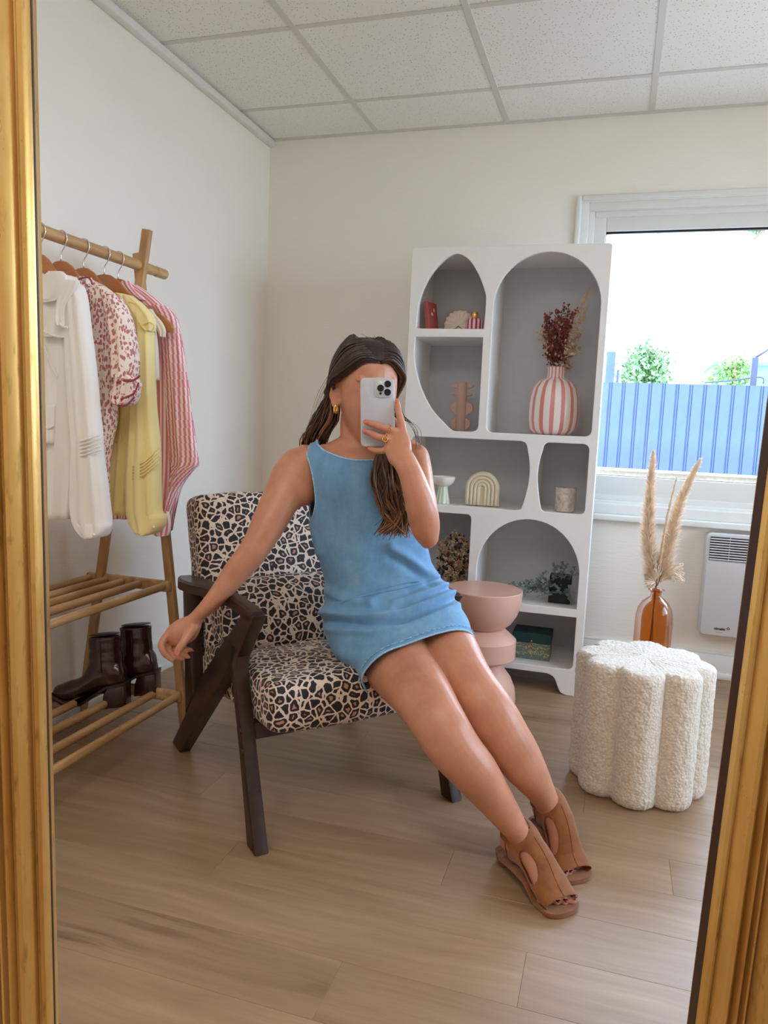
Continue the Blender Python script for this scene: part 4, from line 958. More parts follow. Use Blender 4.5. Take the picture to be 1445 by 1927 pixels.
# ---------------------------------------------------------------- wall heater
def build_heater():
    yf = BY-.085; a = aty(1331, 1003, yf); b = aty(1316, 1194, yf)
    x0 = (a.x+b.x)/2; z1_, z0 = a.z, b.z; x1 = x0+.44
    t = thing('wall_heater', ((x0+x1)/2, BY, z0), 'white electric wall heater with black louvred top under the window', 'heater')
    zl = aty(1330, 1054, yf).z
    bm = BM(); poly = rrect(x0, x1, z0, z1_, (.018,)*4); prism(bm, [(p[0], p[1]) for p in poly], V((0, yf+.006, 0)), V((1, 0, 0)), Zv, V((0, 1, 0)), .070, .003, 2); obj('casing', bm, M['radiator'], t, autos=40)
    bm = BM(); prism(bm, rrect(x0+.004, x1-.004, z0+.004, zl-.004, (.014, .014, .002, .002)), V((0, yf, 0)), V((1, 0, 0)), Zv, V((0, 1, 0)), .012, .002, 2); obj('front_panel', bm, M['radiator'], t, autos=40)
    bm = BM(); bx(bm, (x0+.012, yf+.004, zl+.001), (x1-.012, yf+.0075, z1_-.014)); obj('grille_recess', bm, M['raddark'], t, smooth=False)
    n = 9
    for k in range(n):
        z = zl+.006+(z1_-.022-zl-.006)*k/(n-1)
        bm = BM(); box(bm, ((x0+x1)/2, yf+.0015, z), (x1-x0-.024, .007, .0048), Matrix.Rotation(radians(-20), 3, 'X'), .001); obj('louvre', bm, M['radiator'], t, smooth=False)
    for xx in (.2, .4, .6, .8): bm = BM(); bx(bm, (x0+(x1-x0)*xx-.001, yf+.002, zl), (x0+(x1-x0)*xx+.001, yf+.005, z1_-.014)); obj('grille_bar', bm, M['radiator'], t, smooth=False)
    # maker's lettering, reversed as a mirror shows it
    cu = bpy.data.curves.new('txt', 'FONT'); cu.body = 'atlantic'; cu.size = .0150; cu.extrude = .0003; cu.align_x = 'CENTER'; cu.offset = .0005
    o = bpy.data.objects.new('tmp', cu); COL.objects.link(o); dg = bpy.context.evaluated_depsgraph_get(); dg.update(); me = bpy.data.meshes.new_from_object(o.evaluated_get(dg)); bpy.data.objects.remove(o)
    p = aty(1353.5, 1185.5, yf)
    mt = Matrix(((-1, 0, 0, p.x), (0, 0, -1, yf-.0004), (0, 1, 0, p.z), (0, 0, 0, 1))); me.transform(mt); me.flip_normals(); obj('lettering', me, M['ink'], t, smooth=False)
    q = aty(1370, 1184.2, yf); bm = BM(); R45 = Matrix.Rotation(radians(45), 3, 'Y'); 
    for ro, th in ((.0058, .0018),):
        for k in range(4):
            a_ = radians(90*k+45); d = V((cos(a_), 0, sin(a_))); s_ = V((-sin(a_), 0, cos(a_)))
            box(bm, V((q.x, yf-.0004, q.z+.002))+V((d.x*ro*.8, 0, d.z*ro*.6)), (.0095 if k % 2 else .0095, .0006, .0022), Matrix.Rotation(-a_+pi/2, 3, 'Y'))
    obj('emblem', bm, M['ink'], t, smooth=False)
    bm = BM(); g = aty(1353, 1190, yf)
    for k in range(7): bx(bm, (g.x-.014+.004*k, yf-.0006, g.z-.0016), (g.x-.0112+.004*k, yf, g.z+.0016))
    obj('small_print', bm, M['goldink'], t, smooth=False)
build_heater()

# ---------------------------------------------------------------- outside the window
bm = BM(); bx(bm, (-14, BY+.4, -.42), (24, 40, -.40)); bx(bm, (RX+.3, -6, -.42), (24, BY+.4, -.40)); o = obj('yard_ground', bm, M['ground'], None, smooth=False); o['kind'] = 'structure'
def build_fence():
    Y = 7.6; zt = aty(1300, 723, Y).z; t = thing('metal_fence', (2.0, Y, -.40), 'blue corrugated metal fence outside the window', 'fence')
    pitch = aty(1300, 800, Y).x-aty(1274.2, 800, Y).x; x = aty(1145, 800, Y).x-pitch*2
    bm = BM(); zb = -.40
    prof = [(0, 0), (.05, 0), (.08, -.014), (.80, -.014), (.84, 0), (.90, 0), (.92, -.008), (1.0, -.008), (1.01, 0)]
    pts = [(u*pitch, v) for u, v in prof]; th = .012
    lo = [bm.verts.new((u, v, 0)) for u, v in pts]; hi = [bm.verts.new((u, v, zt-zb)) for u, v in pts]; lo2 = [bm.verts.new((u, v+th, 0)) for u, v in pts]; hi2 = [bm.verts.new((u, v+th, zt-zb)) for u, v in pts]
    n = len(pts)
    for i in range(n-1):
        bm.faces.new((lo[i], lo[i+1], hi[i+1], hi[i])); bm.faces.new((lo2[i+1], lo2[i], hi2[i], hi2[i+1])); bm.faces.new((hi[i], hi[i+1], hi2[i+1], hi2[i]))
    bm.faces.new((lo[0], hi[0], hi2[0], lo2[0])); bm.faces.new((lo[-1], lo2[-1], hi2[-1], hi[-1]))
    bmesh.ops.recalc_face_normals(bm, faces=bm.faces[:])
    me = bpy.data.meshes.new('fence_panel'); bm.to_mesh(me); bm.free(); me.materials.append(M['fence'])
    k = 0
    while x < 7.5:
        o = bpy.data.objects.new('fence_panel', me); COL.objects.link(o); o.parent = t; o.location = V((x, Y, zb))-t.location; x += pitch
    return Y, zt
FYY, FZT = build_fence()
def tree(name, label, base, top, spread, n, seed, mat, cat, leaf=.05, group=None):
    t = thing(name, base, label, cat); rnd = random.Random(seed); base = V(base); top = V(top)
    bm = BM(); tube(bm, [base, base.lerp(top, .5)+V((.05, 0, 0)), top], [.05, .03, .008], 7, sub=3)
    br = []
    for k in range(16):
        u = rnd.uniform(.35, .95); p = base.lerp(top, u); e_ = p+V((rnd.uniform(-1, 1)*spread*(1.2-u*.9), rnd.uniform(-.6, .6)*spread, rnd.uniform(.05, .4)*spread)); br.append((p, e_)); tube(bm, [p, (p+e_)/2+Zv*.05, e_], [.015, .01, .004], 5)
    obj('trunk', bm, M['bark'], t)
    bm = BM()
    for i in range(n):
        p, e_ = rnd.choice(br); q = p.lerp(e_, rnd.uniform(.2, 1.1))+V((rnd.gauss(0, .18), rnd.gauss(0, .18), rnd.gauss(0, .16)))*spread; leafq(bm, q, q+V((rnd.uniform(-1, 1), rnd.uniform(-1, 1), rnd.uniform(-1, .6))).normalized()*leaf, leaf*.3, rnd)
    o = obj('foliage', bm, mat, t, smooth=False); o['kind'] = 'stuff'
tb = aty(1212, 720, 17); tree('birch_tree', 'pale green tree beyond the blue fence, left of the window', (tb.x, 17, -.4), aty(1214, 652, 17), .72, 4200, 3, M['leafpale'], 'tree', .12)
tb = aty(1392, 715, 11); tree('leafy_shrub', 'yellow green shrub above the fence by the grey pole', (tb.x, 11, -.4), aty(1383, 664, 11), .42, 1500, 4, M['leaf'], 'shrub', .07)
tb = aty(1345, 722, 11.5); tree('leafy_shrub', 'low yellow green shrub peeping over the fence, left of pole', (tb.x, 11.5, -.4), aty(1340, 712, 11.5), .45, 700, 8, M['leaf'], 'shrub', .07)
tb = aty(1434, 436, 6.2); tree('leafy_branch', 'branch with leaves at the top right corner of the window', (tb.x+.16, 6.2, tb.z+.34), (tb.x-.05, 6.2, tb.z-.05), .13, 420, 9, M['leafpale'], 'branch', .05)
a = aty(1345, 687, 30); b = aty(1438, 722, 30)
t = thing('distant_building', (a.x+1, 32, -.4), 'pale blue flat roofed building beyond the fence', 'building')
bm = BM(); bx(bm, (a.x, 30, -.4), (b.x+.3, 34, a.z)); obj('building_wall', bm, M['bluebld'], t, smooth=False)
bm = BM(); bx(bm, (a.x-.08, 29.9, a.z), (b.x+.38, 34.1, a.z+.12)); obj('roof_edge', bm, M['bluebld'], t, smooth=False)
a = aty(1421, 673, 8.2); t = thing('grey_pole', (a.x, 8.2, -.4), 'grey post with a slanting stay behind the fence', 'post')
bm = BM(); bx(bm, (a.x-.03, 8.17, -.4), (a.x+.03, 8.23, a.z), .004); obj('post', bm, M['pole'], t, smooth=False)
bm = BM(); tube(bm, [a, aty(1447, 657, 8.2)], .012, 8); obj('stay', bm, M['pole'], t)
bm = BM(); tube(bm, [aty(1325, 720, 8.2), aty(1380, 716, 8.2), aty(1421, 710, 8.2), aty(1436, 712, 8.2), aty(1436, 722, 8.2)], .007, 6, sub=4); obj('barbed_wire', bm, M['pole'], t)
a = aty(1154, 662, 9); t = thing('blue_post', (a.x, 9, -.4), 'tall blue post above the fence beside the bookshelf', 'post')
bm = BM(); bx(bm, (a.x-.07, 8.95, -.4), (a.x+.03, 9.05, a.z), .005); obj('post', bm, M['fence'], t, smooth=False)
a = aty(1163, 697, 9); bm = BM(); bx(bm, (a.x-.012, 8.95, -.4), (a.x+.012, 9.0, a.z)); obj('thin_post', bm, M['pole'], t, smooth=False)
# ---------------------------------------------------------------- the seated woman
person = thing('person', at(745, 1190, 2.06), 'woman in a sleeveless denim dress leaning back in the armchair, holding up a phone', 'person')
UPv = (-DN-RI*.03).normalized(); RTv = (RI-UPv*RI.dot(UPv)).normalized()
def chain(bm, pts, rad, seg=14, sub=5):
    """finger / toe: rounded tapering tube through points (x, y, depth)"""
    P_ = [at(*p) if len(p) == 3 and not isinstance(p, V) else V(p) for p in pts]
    q = cr([(*p, r) for p, r in zip(P_, rad)], sub); pts2 = [V(x[:3]) for x in q]; rr = [x[3] for x in q]
    a = (pts2[1]-pts2[0]).normalized(); b = (pts2[-1]-pts2[-2]).normalized()
    pre = [(pts2[0]-a*rr[0]*sin(t_), rr[0]*cos(t_)) for t_ in (1.35, .9, .45)]; post = [(pts2[-1]+b*rr[-1]*sin(t_), rr[-1]*cos(t_)) for t_ in (.45, .9, 1.35)]
    tube(bm, [p for p, r in pre]+pts2+[p for p, r in post], [r for p, r in pre]+rr+[r for p, r in post], seg)
    return pts2
bm = BM()
# torso
limb(bm, [(645, 1185, 822, 1145, 2.07, .080), (632, 1135, 798, 1100, 2.07, .085), (632, 1065, 785, 1042, 2.045, .074), (606, 985, 780, 975, 2.015, .082), (595, 905, 778, 900, 1.99, .086), (588, 870, 780, 862, 1.982, .074), (604, 842, 768, 840, 1.978, .052), (640, 822, 742, 822, 1.972, .042)], 28, cap=(.6, .4), e=.9)
# neck
limb(bm, [(640, 838, 738, 836, 1.978, .046), (640, 812, 730, 812, 1.978, .043), (641, 785, 722, 785, 1.978, .044), (648, 750, 724, 750, 1.965, .05)], 24, cap=(.3, .3))
for a_, b_ in (((662, 846, 1.936), (606, 842, 1.966)), ((720, 846, 1.936), (766, 842, 1.966))): chain(bm, [a_, ((a_[0]+b_[0])/2, (a_[1]+b_[1])/2-1, (a_[2]+b_[2])/2-.002), b_], [.007, .009, .009])
# head: rings along the head's own axis
HC = at(690, 741, 1.945); hf = (-FW+RI*.34-UPv*.16).normalized(); hr = UPv.cross(hf).normalized(); hr = hr if hr.dot(RI) > 0 else -hr; UPv = (UPv-hf*UPv.dot(hf)).normalized()
def hp(x, f, z): return HC+hr*x+hf*f+UPv*z
rings = []
for z, w, f, b in [(-.128, .012, .066, -.03), (-.123, .026, .080, -.01), (-.110, .038, .088, .004), (-.092, .048, .089, .02), (-.070, .058, .088, .03), (-.045, .066, .089, .045), (-.015, .071, .088, .075), (.015, .0735, .090, .092), (.045, .074, .0915, .097), (.075, .070, .086, .093), (.098, .057, .068, .080), (.113, .038, .042, .056), (.120, .016, .018, .026)]:
    r = []
    for j in range(32):
        a = 2*pi*j/32; s = sin(a); c_ = cos(a)
        fr = f if s > 0 else b
        r.append(hp(w*(abs(c_)**.9)*(1 if c_ > 0 else -1), fr*(abs(s)**.85)*(1 if s > 0 else -1), z))
    rings.append(r)
q = [[V(p) for p in r] for r in rings]; n = 32
sm = [cr([tuple(r[j]) for r in rings], 3) for j in range(n)]
ringface(bm, [[V(sm[j][i]) for j in range(n)] for i in range(len(sm[0]))])
# nose, brow, lips, eye sockets
for p, r_ in (((0, .094, .020), (.007, .010, .018)), ((0, .102, .002), (.008, .012, .018)), ((0, .108, -.014), (.0105, .012, .010)), ((-.011, .098, -.018), (.007, .009, .007)), ((.011, .098, -.018), (.007, .009, .007)), ((-.030, .078, .033), (.022, .010, .008)), ((.030, .078, .033), (.022, .010, .008)), ((0, .086, -.047), (.024, .012, .010)), ((0, .082, -.062), (.020, .012, .008)), ((0, .082, -.098), (.018, .010, .012))):
    ell(bm, hp(*p), r_, Matrix((hr, hf, UPv)).transposed(), 16, 10)
# ears
for s in (-1, 1):
    ec = hp(s*.0790, -.006, -.004); er = Matrix((hr, hf, UPv)).transposed() @ Matrix.Rotation(radians(s*38), 3, 'Z') @ Matrix.Rotation(radians(-10), 3, 'X')
    pts = [ec+er@V((0, .019*cos(a)*(1.0 if sin(a) > -.3 else .72), .032*sin(a))) for a in [2*pi*k/24 for k in range(25)]]
    tube(bm, pts, .0042, 10, False); ell(bm, ec+er@V((-s*.003, .0, .0)), (.0045, .013, .024), er, 12, 8); ell(bm, ec+er@V((0, .004, -.026)), (.005, .008, .010), er, 12, 8)
# arm hanging over the armrest (photo left)
limb(bm, [(560, 842, 612, 880, 1.985, .046), (538, 850, 604, 920, 1.985, .050), (514, 880, 584, 948, 1.975, .049), (502, 910, 562, 956, 1.962, .045), (480, 960, 538, 994, 1.935, .042), (461, 1008, 505, 1044, 1.91, .040), (446, 1033, 488, 1066, 1.905, .041), (427, 1058, 466, 1090, 1.905, .039), (403, 1098, 437, 1120, 1.905, .034), (380, 1130, 408, 1147, 1.905, .028), (362, 1151, 385, 1165, 1.905, .024), (352, 1160, 378, 1178, 1.905, .0215)], 24, cap=(.6, .4))
# its hand: palm, four curled fingers, thumb in front
limb(bm, [(357, 1158, 380, 1173, 1.905, .021), (338, 1164, 374, 1192, 1.905, .020), (320, 1176, 364, 1206, 1.908, .018), (309, 1190, 350, 1213, 1.914, .015), (306, 1200, 344, 1216, 1.918, .012)], 22, cap=(.4, .5))
chain(bm, [(314, 1196, 1.905), (304, 1213, 1.893), (308, 1227, 1.888), (316, 1236, 1.889), (324, 1243, 1.893)], [.0105, .0098, .0088, .0076, .0058])
chain(bm, [(324, 1203, 1.925), (316, 1222, 1.918), (325, 1233, 1.908), (335, 1237, 1.906), (343, 1240, 1.907)], [.0105, .0098, .0086, .0078, .0062])
chain(bm, [(336, 1206, 1.936), (331, 1222, 1.934), (338, 1230, 1.922), (347, 1233, 1.918), (354, 1236, 1.917)], [.0102, .0094, .0086, .0076, .0060])
chain(bm, [(346, 1206, 1.940), (343, 1216, 1.940), (348, 1221, 1.930), (354, 1222, 1.926), (360, 1223, 1.925)], [.0092, .0084, .0074, .0066, .0054])
chain(bm, [(364, 1180, 1.895), (354, 1196, 1.880), (345, 1210, 1.868), (337, 1221, 1.864), (331, 1231, 1.866)], [.0150, .0125, .0105, .0100, .0070])
# raised arm (photo right) and the hand around the phone
limb(bm, [(748, 842, 790, 838, 1.985, .044), (756, 858, 806, 858, 1.975, .048), (770, 888, 813, 884, 1.93, .044), (776, 925, 818, 922, 1.87, .042), (780, 965, 824, 960, 1.81, .040), (782, 995, 827, 985, 1.765, .038), (788, 1018, 822, 1010, 1.735, .033)], 24, cap=(.6, .5))
limb(bm, [(791, 1024, 824, 1008, 1.735, .030), (776, 1005, 827, 982, 1.72, .036), (766, 970, 821, 948, 1.705, .040), (758, 930, 807, 912, 1.70, .038), (751, 900, 795, 884, 1.70, .033), (742, 880, 783, 862, 1.705, .027), (732, 868, 774, 847, 1.712, .0225)], 24, cap=(.5, .4))
limb(bm, [(733, 872, 775, 850, 1.712, .021), (727, 858, 774, 834, 1.722, .0185), (724, 848, 769, 818, 1.732, .016), (724, 838, 763, 806, 1.738, .0125)], 22, cap=(.4, .6))
chain(bm, [(758, 818, 1.738), (756, 800, 1.742), (752, 783, 1.748), (749, 768, 1.755), (747, 754, 1.760)], [.0105, .0095, .0085, .0078, .0064])
chain(bm, [(742, 812, 1.736), (728, 807, 1.731), (712, 802, 1.733), (698, 797, 1.738), (687, 794, 1.742)], [.0105, .0094, .0086, .0078, .0064])
chain(bm, [(738, 828, 1.734), (724, 826, 1.730), (709, 821, 1.732), (696, 815, 1.738), (685, 811, 1.742)], [.0102, .0092, .0084, .0076, .0062])
chain(bm, [(734, 843, 1.738), (720, 848, 1.742), (708, 848, 1.747), (700, 846, 1.752), (694, 844, 1.757)], [.0096, .0082, .0074, .0068, .0054])
chain(bm, [(757, 846, 1.735), (756, 822, 1.765), (744, 796, 1.783), (728, 782, 1.785)], [.0125, .0115, .0095, .007])
# legs
limb(bm, [(655, 1150, 770, 1085, 2.09, .072), (657, 1214, 775, 1130, 2.035, .070), (682, 1272, 790, 1180, 1.955, .066), (716, 1310, 812, 1228, 1.865, .064), (750, 1345, 838, 1272, 1.775, .059), (776, 1380, 862, 1318, 1.715, .056), (796, 1412, 881, 1353, 1.69, .054), (822, 1445, 902, 1390, 1.69, .055), (858, 1480, 930, 1428, 1.695, .052), (898, 1520, 954, 1474, 1.715, .045), (934, 1557, 978, 1520, 1.725, .037), (957, 1583, 992, 1552, 1.735, .032), (966, 1601, 999, 1578, 1.74, .034)], 26, cap=(.5, .5))
limb(bm, [(745, 1140, 835, 1105, 2.12, .070), (755, 1170, 850, 1130, 2.07, .070), (778, 1215, 880, 1172, 1.985, .064), (806, 1262, 898, 1208, 1.895, .063), (834, 1300, 922, 1258, 1.83, .058), (856, 1335, 950, 1298, 1.79, .056), (874, 1362, 972, 1330, 1.775, .055), (890, 1388, 992, 1366, 1.775, .057), (916, 1422, 1012, 1402, 1.78, .054), (950, 1460, 1028, 1440, 1.785, .047), (982, 1490, 1040, 1472, 1.805, .038), (1005, 1516, 1050, 1500, 1.825, .032), (1014, 1535, 1056, 1522, 1.835, .034)], 26, cap=(.5, .5))
# feet
class Foot: pass
def foot(bm, toe, ank, big):
    f = Foot(); T_ = atz(toe[0], toe[1], .022); A_ = at(*ank); d = T_-A_; d.z = 0; L = d.length; d.normalize(); s = V((-d.y, d.x, 0)); s = s if s.dot(RI) > 0 else -s
    f.d, f.s, f.T, f.A, f.L = d, s, T_, A_, L
    B = lambda k, z: V((A_.x, A_.y, 0))+d*(L*k)+Zv*z
    az = A_.z
    f.rings = [(B(-.42, az-.020), .020, .022), (B(-.32, az-.014), .029, .034), (B(-.08, az-.002), .031, .042), (B(.20, az-.008), .032, .036), (B(.42, az*.66+.010), .035, .029), (B(.62, .044), .039, .024), (B(.78, .031), .040, .017), (B(.88, .026), .038, .012)]
    q = cr([(*c_, w, h) for c_, w, h in f.rings], 5); rings = []; P_ = [V(x[:3]) for x in q]
    f.path = []
    for i, x in enumerate(q):
        t_ = (P_[min(i+1, len(q)-1)]-P_[max(i-1, 0)]).normalized(); u = s; v = t_.cross(u); v = v if v.z > 0 else -v
        f.path.append((P_[i], u, v, x[3], x[4], t_))
        rings.append([P_[i]+u*x[3]*cos(a)+v*x[4]*sin(a) for a in [2*pi*j/24 for j in range(24)]])
    ringface(bm, rings)
    f.toes = []
    for k in range(5):
        o = big*(.030-.0155*k - (.003 if k else 0)); ln = [.0, -.004, -.010, -.018, -.028][k]; r = [.0125, .0092, .0086, .0082, .0078][k]
        a = B(.80, .026)+s*o*1.0; e_ = T_+s*o*1.02+d*(ln-.006)+Zv*(-.006 if k else -.003); m_ = (a+e_)/2+Zv*.004
        chain(bm, [a, m_, e_], [r*1.02, r, r*.92]); f.toes.append((e_, r))
    return f
F1 = foot(bm, (1060, 1700), (984, 1586, 1.745), 1)
F2 = foot(bm, (1084, 1640), (1037, 1524, 1.84), -1)
body = evalmesh(bm2me(bm, 'body'), [('REMESH', dict(mode='VOXEL', voxel_size=.0031)), ('SMOOTH', dict(factor=.5, iterations=5))])
# knees, collar and elbow creases: gentle shaping along the normal
displace(body, lambda p: .0006*noise.noise(p*30))
body_o = obj('body', body, M['skin'], person)
# ---- eyes, brows, lips
for s in (-1, 1):
    bm = BM(); ell(bm, hp(s*.031, .0725, .014), (.0115, .0115, .0115)); eo = obj('eye', bm, M['eyewhite'], person)
    bm = BM(); ell(bm, hp(s*.031, .0822, .013), (.005, .0025, .005), Matrix((hr, hf, UPv)).transposed()); obj('iris', bm, M['iris'], eo)
    bm = BM(); tube(bm, [hp(s*.020, .083, .016), hp(s*.031, .0855, .0205), hp(s*.043, .078, .0165)], [.0008, .0014, .0008], 6, sub=3); obj('eyelash', bm, M['iris'], person)
    bm = BM(); tube(bm, [hp(s*.014, .094, .030), hp(s*.030, .092, .036), hp(s*.047, .079, .030)], [.002, .0028, .001], 6, sub=3); obj('eyebrow', bm, M['iris'], person)
bm = BM(); ell(bm, hp(0, .0945, -.0495), (.022, .006, .0045), Matrix((hr, hf, UPv)).transposed()); ell(bm, hp(0, .092, -.058), (.018, .006, .005), Matrix((hr, hf, UPv)).transposed()); obj('lips', bm, M['lips'], person)
# ---- nails
def nail(p, nrm, along, w, l, mat, name='fingernail'):
    nrm = nrm.normalized(); along = (along-nrm*along.dot(nrm)).normalized(); sd = along.cross(nrm)
    bm = BM(); ell(bm, p, (w, l, .0016), Matrix((sd, along, nrm)).transposed(), 14, 8); return obj(name, bm, mat, person)
nail(at(688, 794.3, 1.7345), -FW-RI*.3, -RI-UPv*-.25, .0048, .0068, M['nail']); nail(at(686, 811.5, 1.7350), -FW-RI*.3, -RI-UPv*-.3, .0047, .0066, M['nail'])
nail(at(695, 844, 1.751), -FW-UPv*.2-RI*.3, -RI, .0038, .0055, M['nail']); nail(at(747.5, 757, 1.7535), -FW+RI*.1, UPv, .0044, .0066, M['nail'])
nail(at(333.5, 1230, 1.8585), -FW-RI*.15, DN-RI*.6, .0058, .0080, M['nude_nail']); nail(at(325.5, 1244.5, 1.889), -FW*.3-RI*-.6+DN*.3, DN+RI*.6, .0036, .0055, M['nude_nail'])
nail(at(344.5, 1241.5, 1.903), DN-FW*.3, RI+DN*.3, .0036, .0050, M['nude_nail']); nail(at(355.5, 1237.5, 1.913), DN-FW*.3, RI+DN*.3, .0034, .0048, M['nude_nail']); nail(at(361.5, 1224.5, 1.921), DN-FW*.3, RI+DN*.3, .0030, .0044, M['nude_nail'])
for f in (F1, F2):
    for e_, r in f.toes: nail(e_+Zv*r*.78+f.d*r*.35, Zv+f.d*.45, f.d-Zv*.3, r*.62, r*.72, M['toenail'], 'toenail')
# ---- rings and earrings
def ringband(c_, axis, r, rad, name='finger_ring'):
    bm = BM(); a, b = frame(axis); tube(bm, [c_+a*r*cos(x)+b*r*sin(x) for x in [2*pi*k/20 for k in range(21)]], rad, 8, False); return bm
bm = ringband(at(733, 809, 1.7335), RI+DN*.3, .0104, .0011); ell(bm, at(735, 806, 1.722), (.0025, .0025, .0025)); obj('finger_ring', bm, M['goldtrim'], person)
bm = ringband(at(727, 826.5, 1.731), RI+DN*.1, .0098, .0012); c_ = at(724.5, 826, 1.7195); a, b = RI, DN
tube(bm, [c_+a*.0062*cos(x)+b*.0062*sin(x)-FW*.001 for x in [radians(-60+300*k/18) for k in range(19)]], .0013, 8); obj('finger_ring', bm, M['goldtrim'], person)
for s in (-1, 1):
    bm = BM(); ec = hp(s*.0835, .006, -.040); tube(bm, [ec+hr*(.006*s*sin(x)*.6)+UPv*(.008*cos(x))+hf*.002 for x in [2*pi*k/16 for k in range(17)]], [.0034+.0014*(1-cos(2*pi*k/16))/2 for k in range(17)], 10, False); obj('earring', bm, M['goldtrim'], person)

# ---------------------------------------------------------------- denim dress
def build_dress():
    specs = [(684, 1299, 890, 1206, 1.915, .092), (676, 1282, 885, 1190, 1.937, .094), (655, 1262, 880, 1172, 1.965, .097), (629, 1232, 867, 1149, 2.0, .102), (611, 1190, 852, 1120, 2.04, .106), (606, 1160, 839, 1100, 2.058, .108), (611, 1128, 826, 1082, 2.064, .108), (611, 1090, 814, 1060, 2.058, .103), (602, 1050, 806, 1030, 2.044, .099), (592, 1010, 799, 1000, 2.028, .097), (584, 970, 794, 968, 2.013, .097), (580, 930, 791, 930, 2.0, .099), (577, 895, 789, 893, 1.99, .097), (574, 868, 790, 862, 1.984, .088), (574, 848, 788, 844, 1.981, .072), (586, 834, 776, 832, 1.978, .054), (612, 824, 756, 824, 1.975, .046), (640, 814, 738, 814, 1.972, .043)]
    q = cr([(*at(a, b, D-.022*max(0, 1-i_/5)), *at(c_, d_, D+.004*max(0, 1-i_/5)), th+.004) for i_, (a, b, c_, d_, D, th) in enumerate(specs)], 12); N_ = len(q); n = 196
    C = [(V(x[:3])+V(x[3:6]))/2 for x in q]; U = [(V(x[3:6])-V(x[:3]))/2 for x in q]
    folds = [([(604, 1150), (660, 1160), (722, 1158), (790, 1138), (852, 1114)], .010, 7), ([(606, 1168), (690, 1176), (760, 1168), (830, 1140), (858, 1126)], -.009, 6), ([(618, 1184), (700, 1190), (770, 1176), (860, 1138)], .006, 7), ([(740, 1134), (790, 1118), (846, 1096)], .007, 5), ([(748, 1146), (800, 1128), (850, 1106)], -.007, 5), ([(770, 1112), (800, 1100), (832, 1088)], -.005, 5),
             ([(735, 1030), (770, 1052), (800, 1075), (815, 1084)], .008, 9), ([(738, 1050), (760, 1062), (790, 1084), (812, 1100)], -.006, 8), ([(700, 1130), (740, 1110), (780, 1100), (822, 1090)], .005, 9), ([(585, 985), (592, 1010), (600, 1040)], .007, 7),
             ([(610, 1110), (650, 1128), (700, 1138)], .006, 9), ([(640, 1230), (690, 1240), (740, 1222)], .004, 12), ([(690, 900), (700, 960), (690, 1040)], .0035, 22), ([(640, 900), (650, 980), (640, 1080)], .003, 20)]
    bm = BM(); grid = []
    def sd(p, a, b):
        ax, ay = b[0]-a[0], b[1]-a[1]; t_ = max(0, min(1, ((p[0]-a[0])*ax+(p[1]-a[1])*ay)/(ax*ax+ay*ay))); return ((p[0]-a[0]-ax*t_)**2+(p[1]-a[1]-ay*t_)**2)**.5
    for i in range(N_):
        tg = (C[min(i+1, N_-1)]-C[max(i-1, 0)]).normalized(); v = tg.cross(U[i]).normalized()*q[i][6]
        if v.dot(FW) > 0: v = -v           # v points to the photographer
        row = []
        for j in range(n):
            a = 2*pi*j/n; ca, sa = cos(a), sin(a); e = .86
            p = C[i]+U[i]*(abs(ca)**e*(1 if ca > 0 else -1))+v*(abs(sa)**e*(1 if sa > 0 else -1))
            nn = (U[i].normalized()*ca+v.normalized()*sa)
            k = i/(N_-1); am = .0035*noise.noise(p*11)+.0018*noise.noise(p*26)
            if sa > -.15:
                P2 = pr(p)
                for pts, A_, w_ in folds:
                    d = min(sd(P2, pts[m_], pts[m_+1]) for m_ in range(len(pts)-1)); am += 1.5*A_*exp(-(d/w_)**2)*max(0, min(1, (sa+.15)*2))
            if k < .3: am += .006*(1-k/.3)*sin(a*3+1.0)
            row.append((p+nn*am, ca, sa))
        grid.append(row)
    nc = at(690, 822, 1.972); al = at(572, 905, 1.985); ar = at(793, 900, 1.985)
    def keep(p, ca, sa, i):
        x = (p-nc).dot(RI); y = (p-nc).dot(DN)
        if (x/.132)**2+((y+.002)/(.068 if sa > 0 else .050))**2 < 1: return False
        for c0, sg in ((al, -1), (ar, 1)):
            if ca*sg > .55:
                yy_ = (p-c0).dot(DN); zz = (p-c0).dot(FW)
                if (yy_/.098)**2+(zz/.056)**2 < 1: return False
        return True
    vs = [[bm.verts.new(x[0]) for x in row] for row in grid]
    for i in range(N_-1):
        for j in range(n):
            j2 = (j+1) % n; cell = [grid[i][j], grid[i][j2], grid[i+1][j2], grid[i+1][j]]
            if all(keep(x[0], x[1], x[2], i) for x in cell): bm.faces.new((vs[i][j], vs[i][j2], vs[i+1][j2], vs[i+1][j]))
    bmesh.ops.delete(bm, geom=[v for v in bm.verts if not v.link_faces], context='VERTS')
    # even out the cut edges
    for _ in range(14):
        bv = [v for v in bm.verts if any(e.is_boundary for e in v.link_edges)]; new = {}
        for v in bv:
            nb = [e.other_vert(v).co for e in v.link_edges if e.is_boundary]
            if len(nb) == 2: new[v] = v.co*.5+(nb[0]+nb[1])*.25
        for v, c_ in new.items(): v.co = c_
    hemline = [V(grid[5][j % n][0])+(grid[5][j % n][0]-C[5]).normalized()*.0035 for j in range(n+1)]
    # boundary loops
    loops = []; left = {e for e in bm.edges if e.is_boundary}
    while left:
        e = left.pop(); a = e.verts[0]; b = e.verts[1]; lp = [a.co.copy(), b.co.copy()]; cur = b
        while True:
            nx = next((x for x in cur.link_edges if x in left), None)
            if nx is None: break
            left.discard(nx); cur = nx.other_vert(cur); lp.append(cur.co.copy())
        loops.append(lp)
    bmesh.ops.recalc_face_normals(bm, faces=bm.faces[:])
    me = bpy.data.meshes.new('dress'); bm.to_mesh(me); bm.free()
    me = evalmesh(me, [('SUBSURF', dict(levels=1, render_levels=1)), ('SOLIDIFY', dict(thickness=.003, offset=-1))])
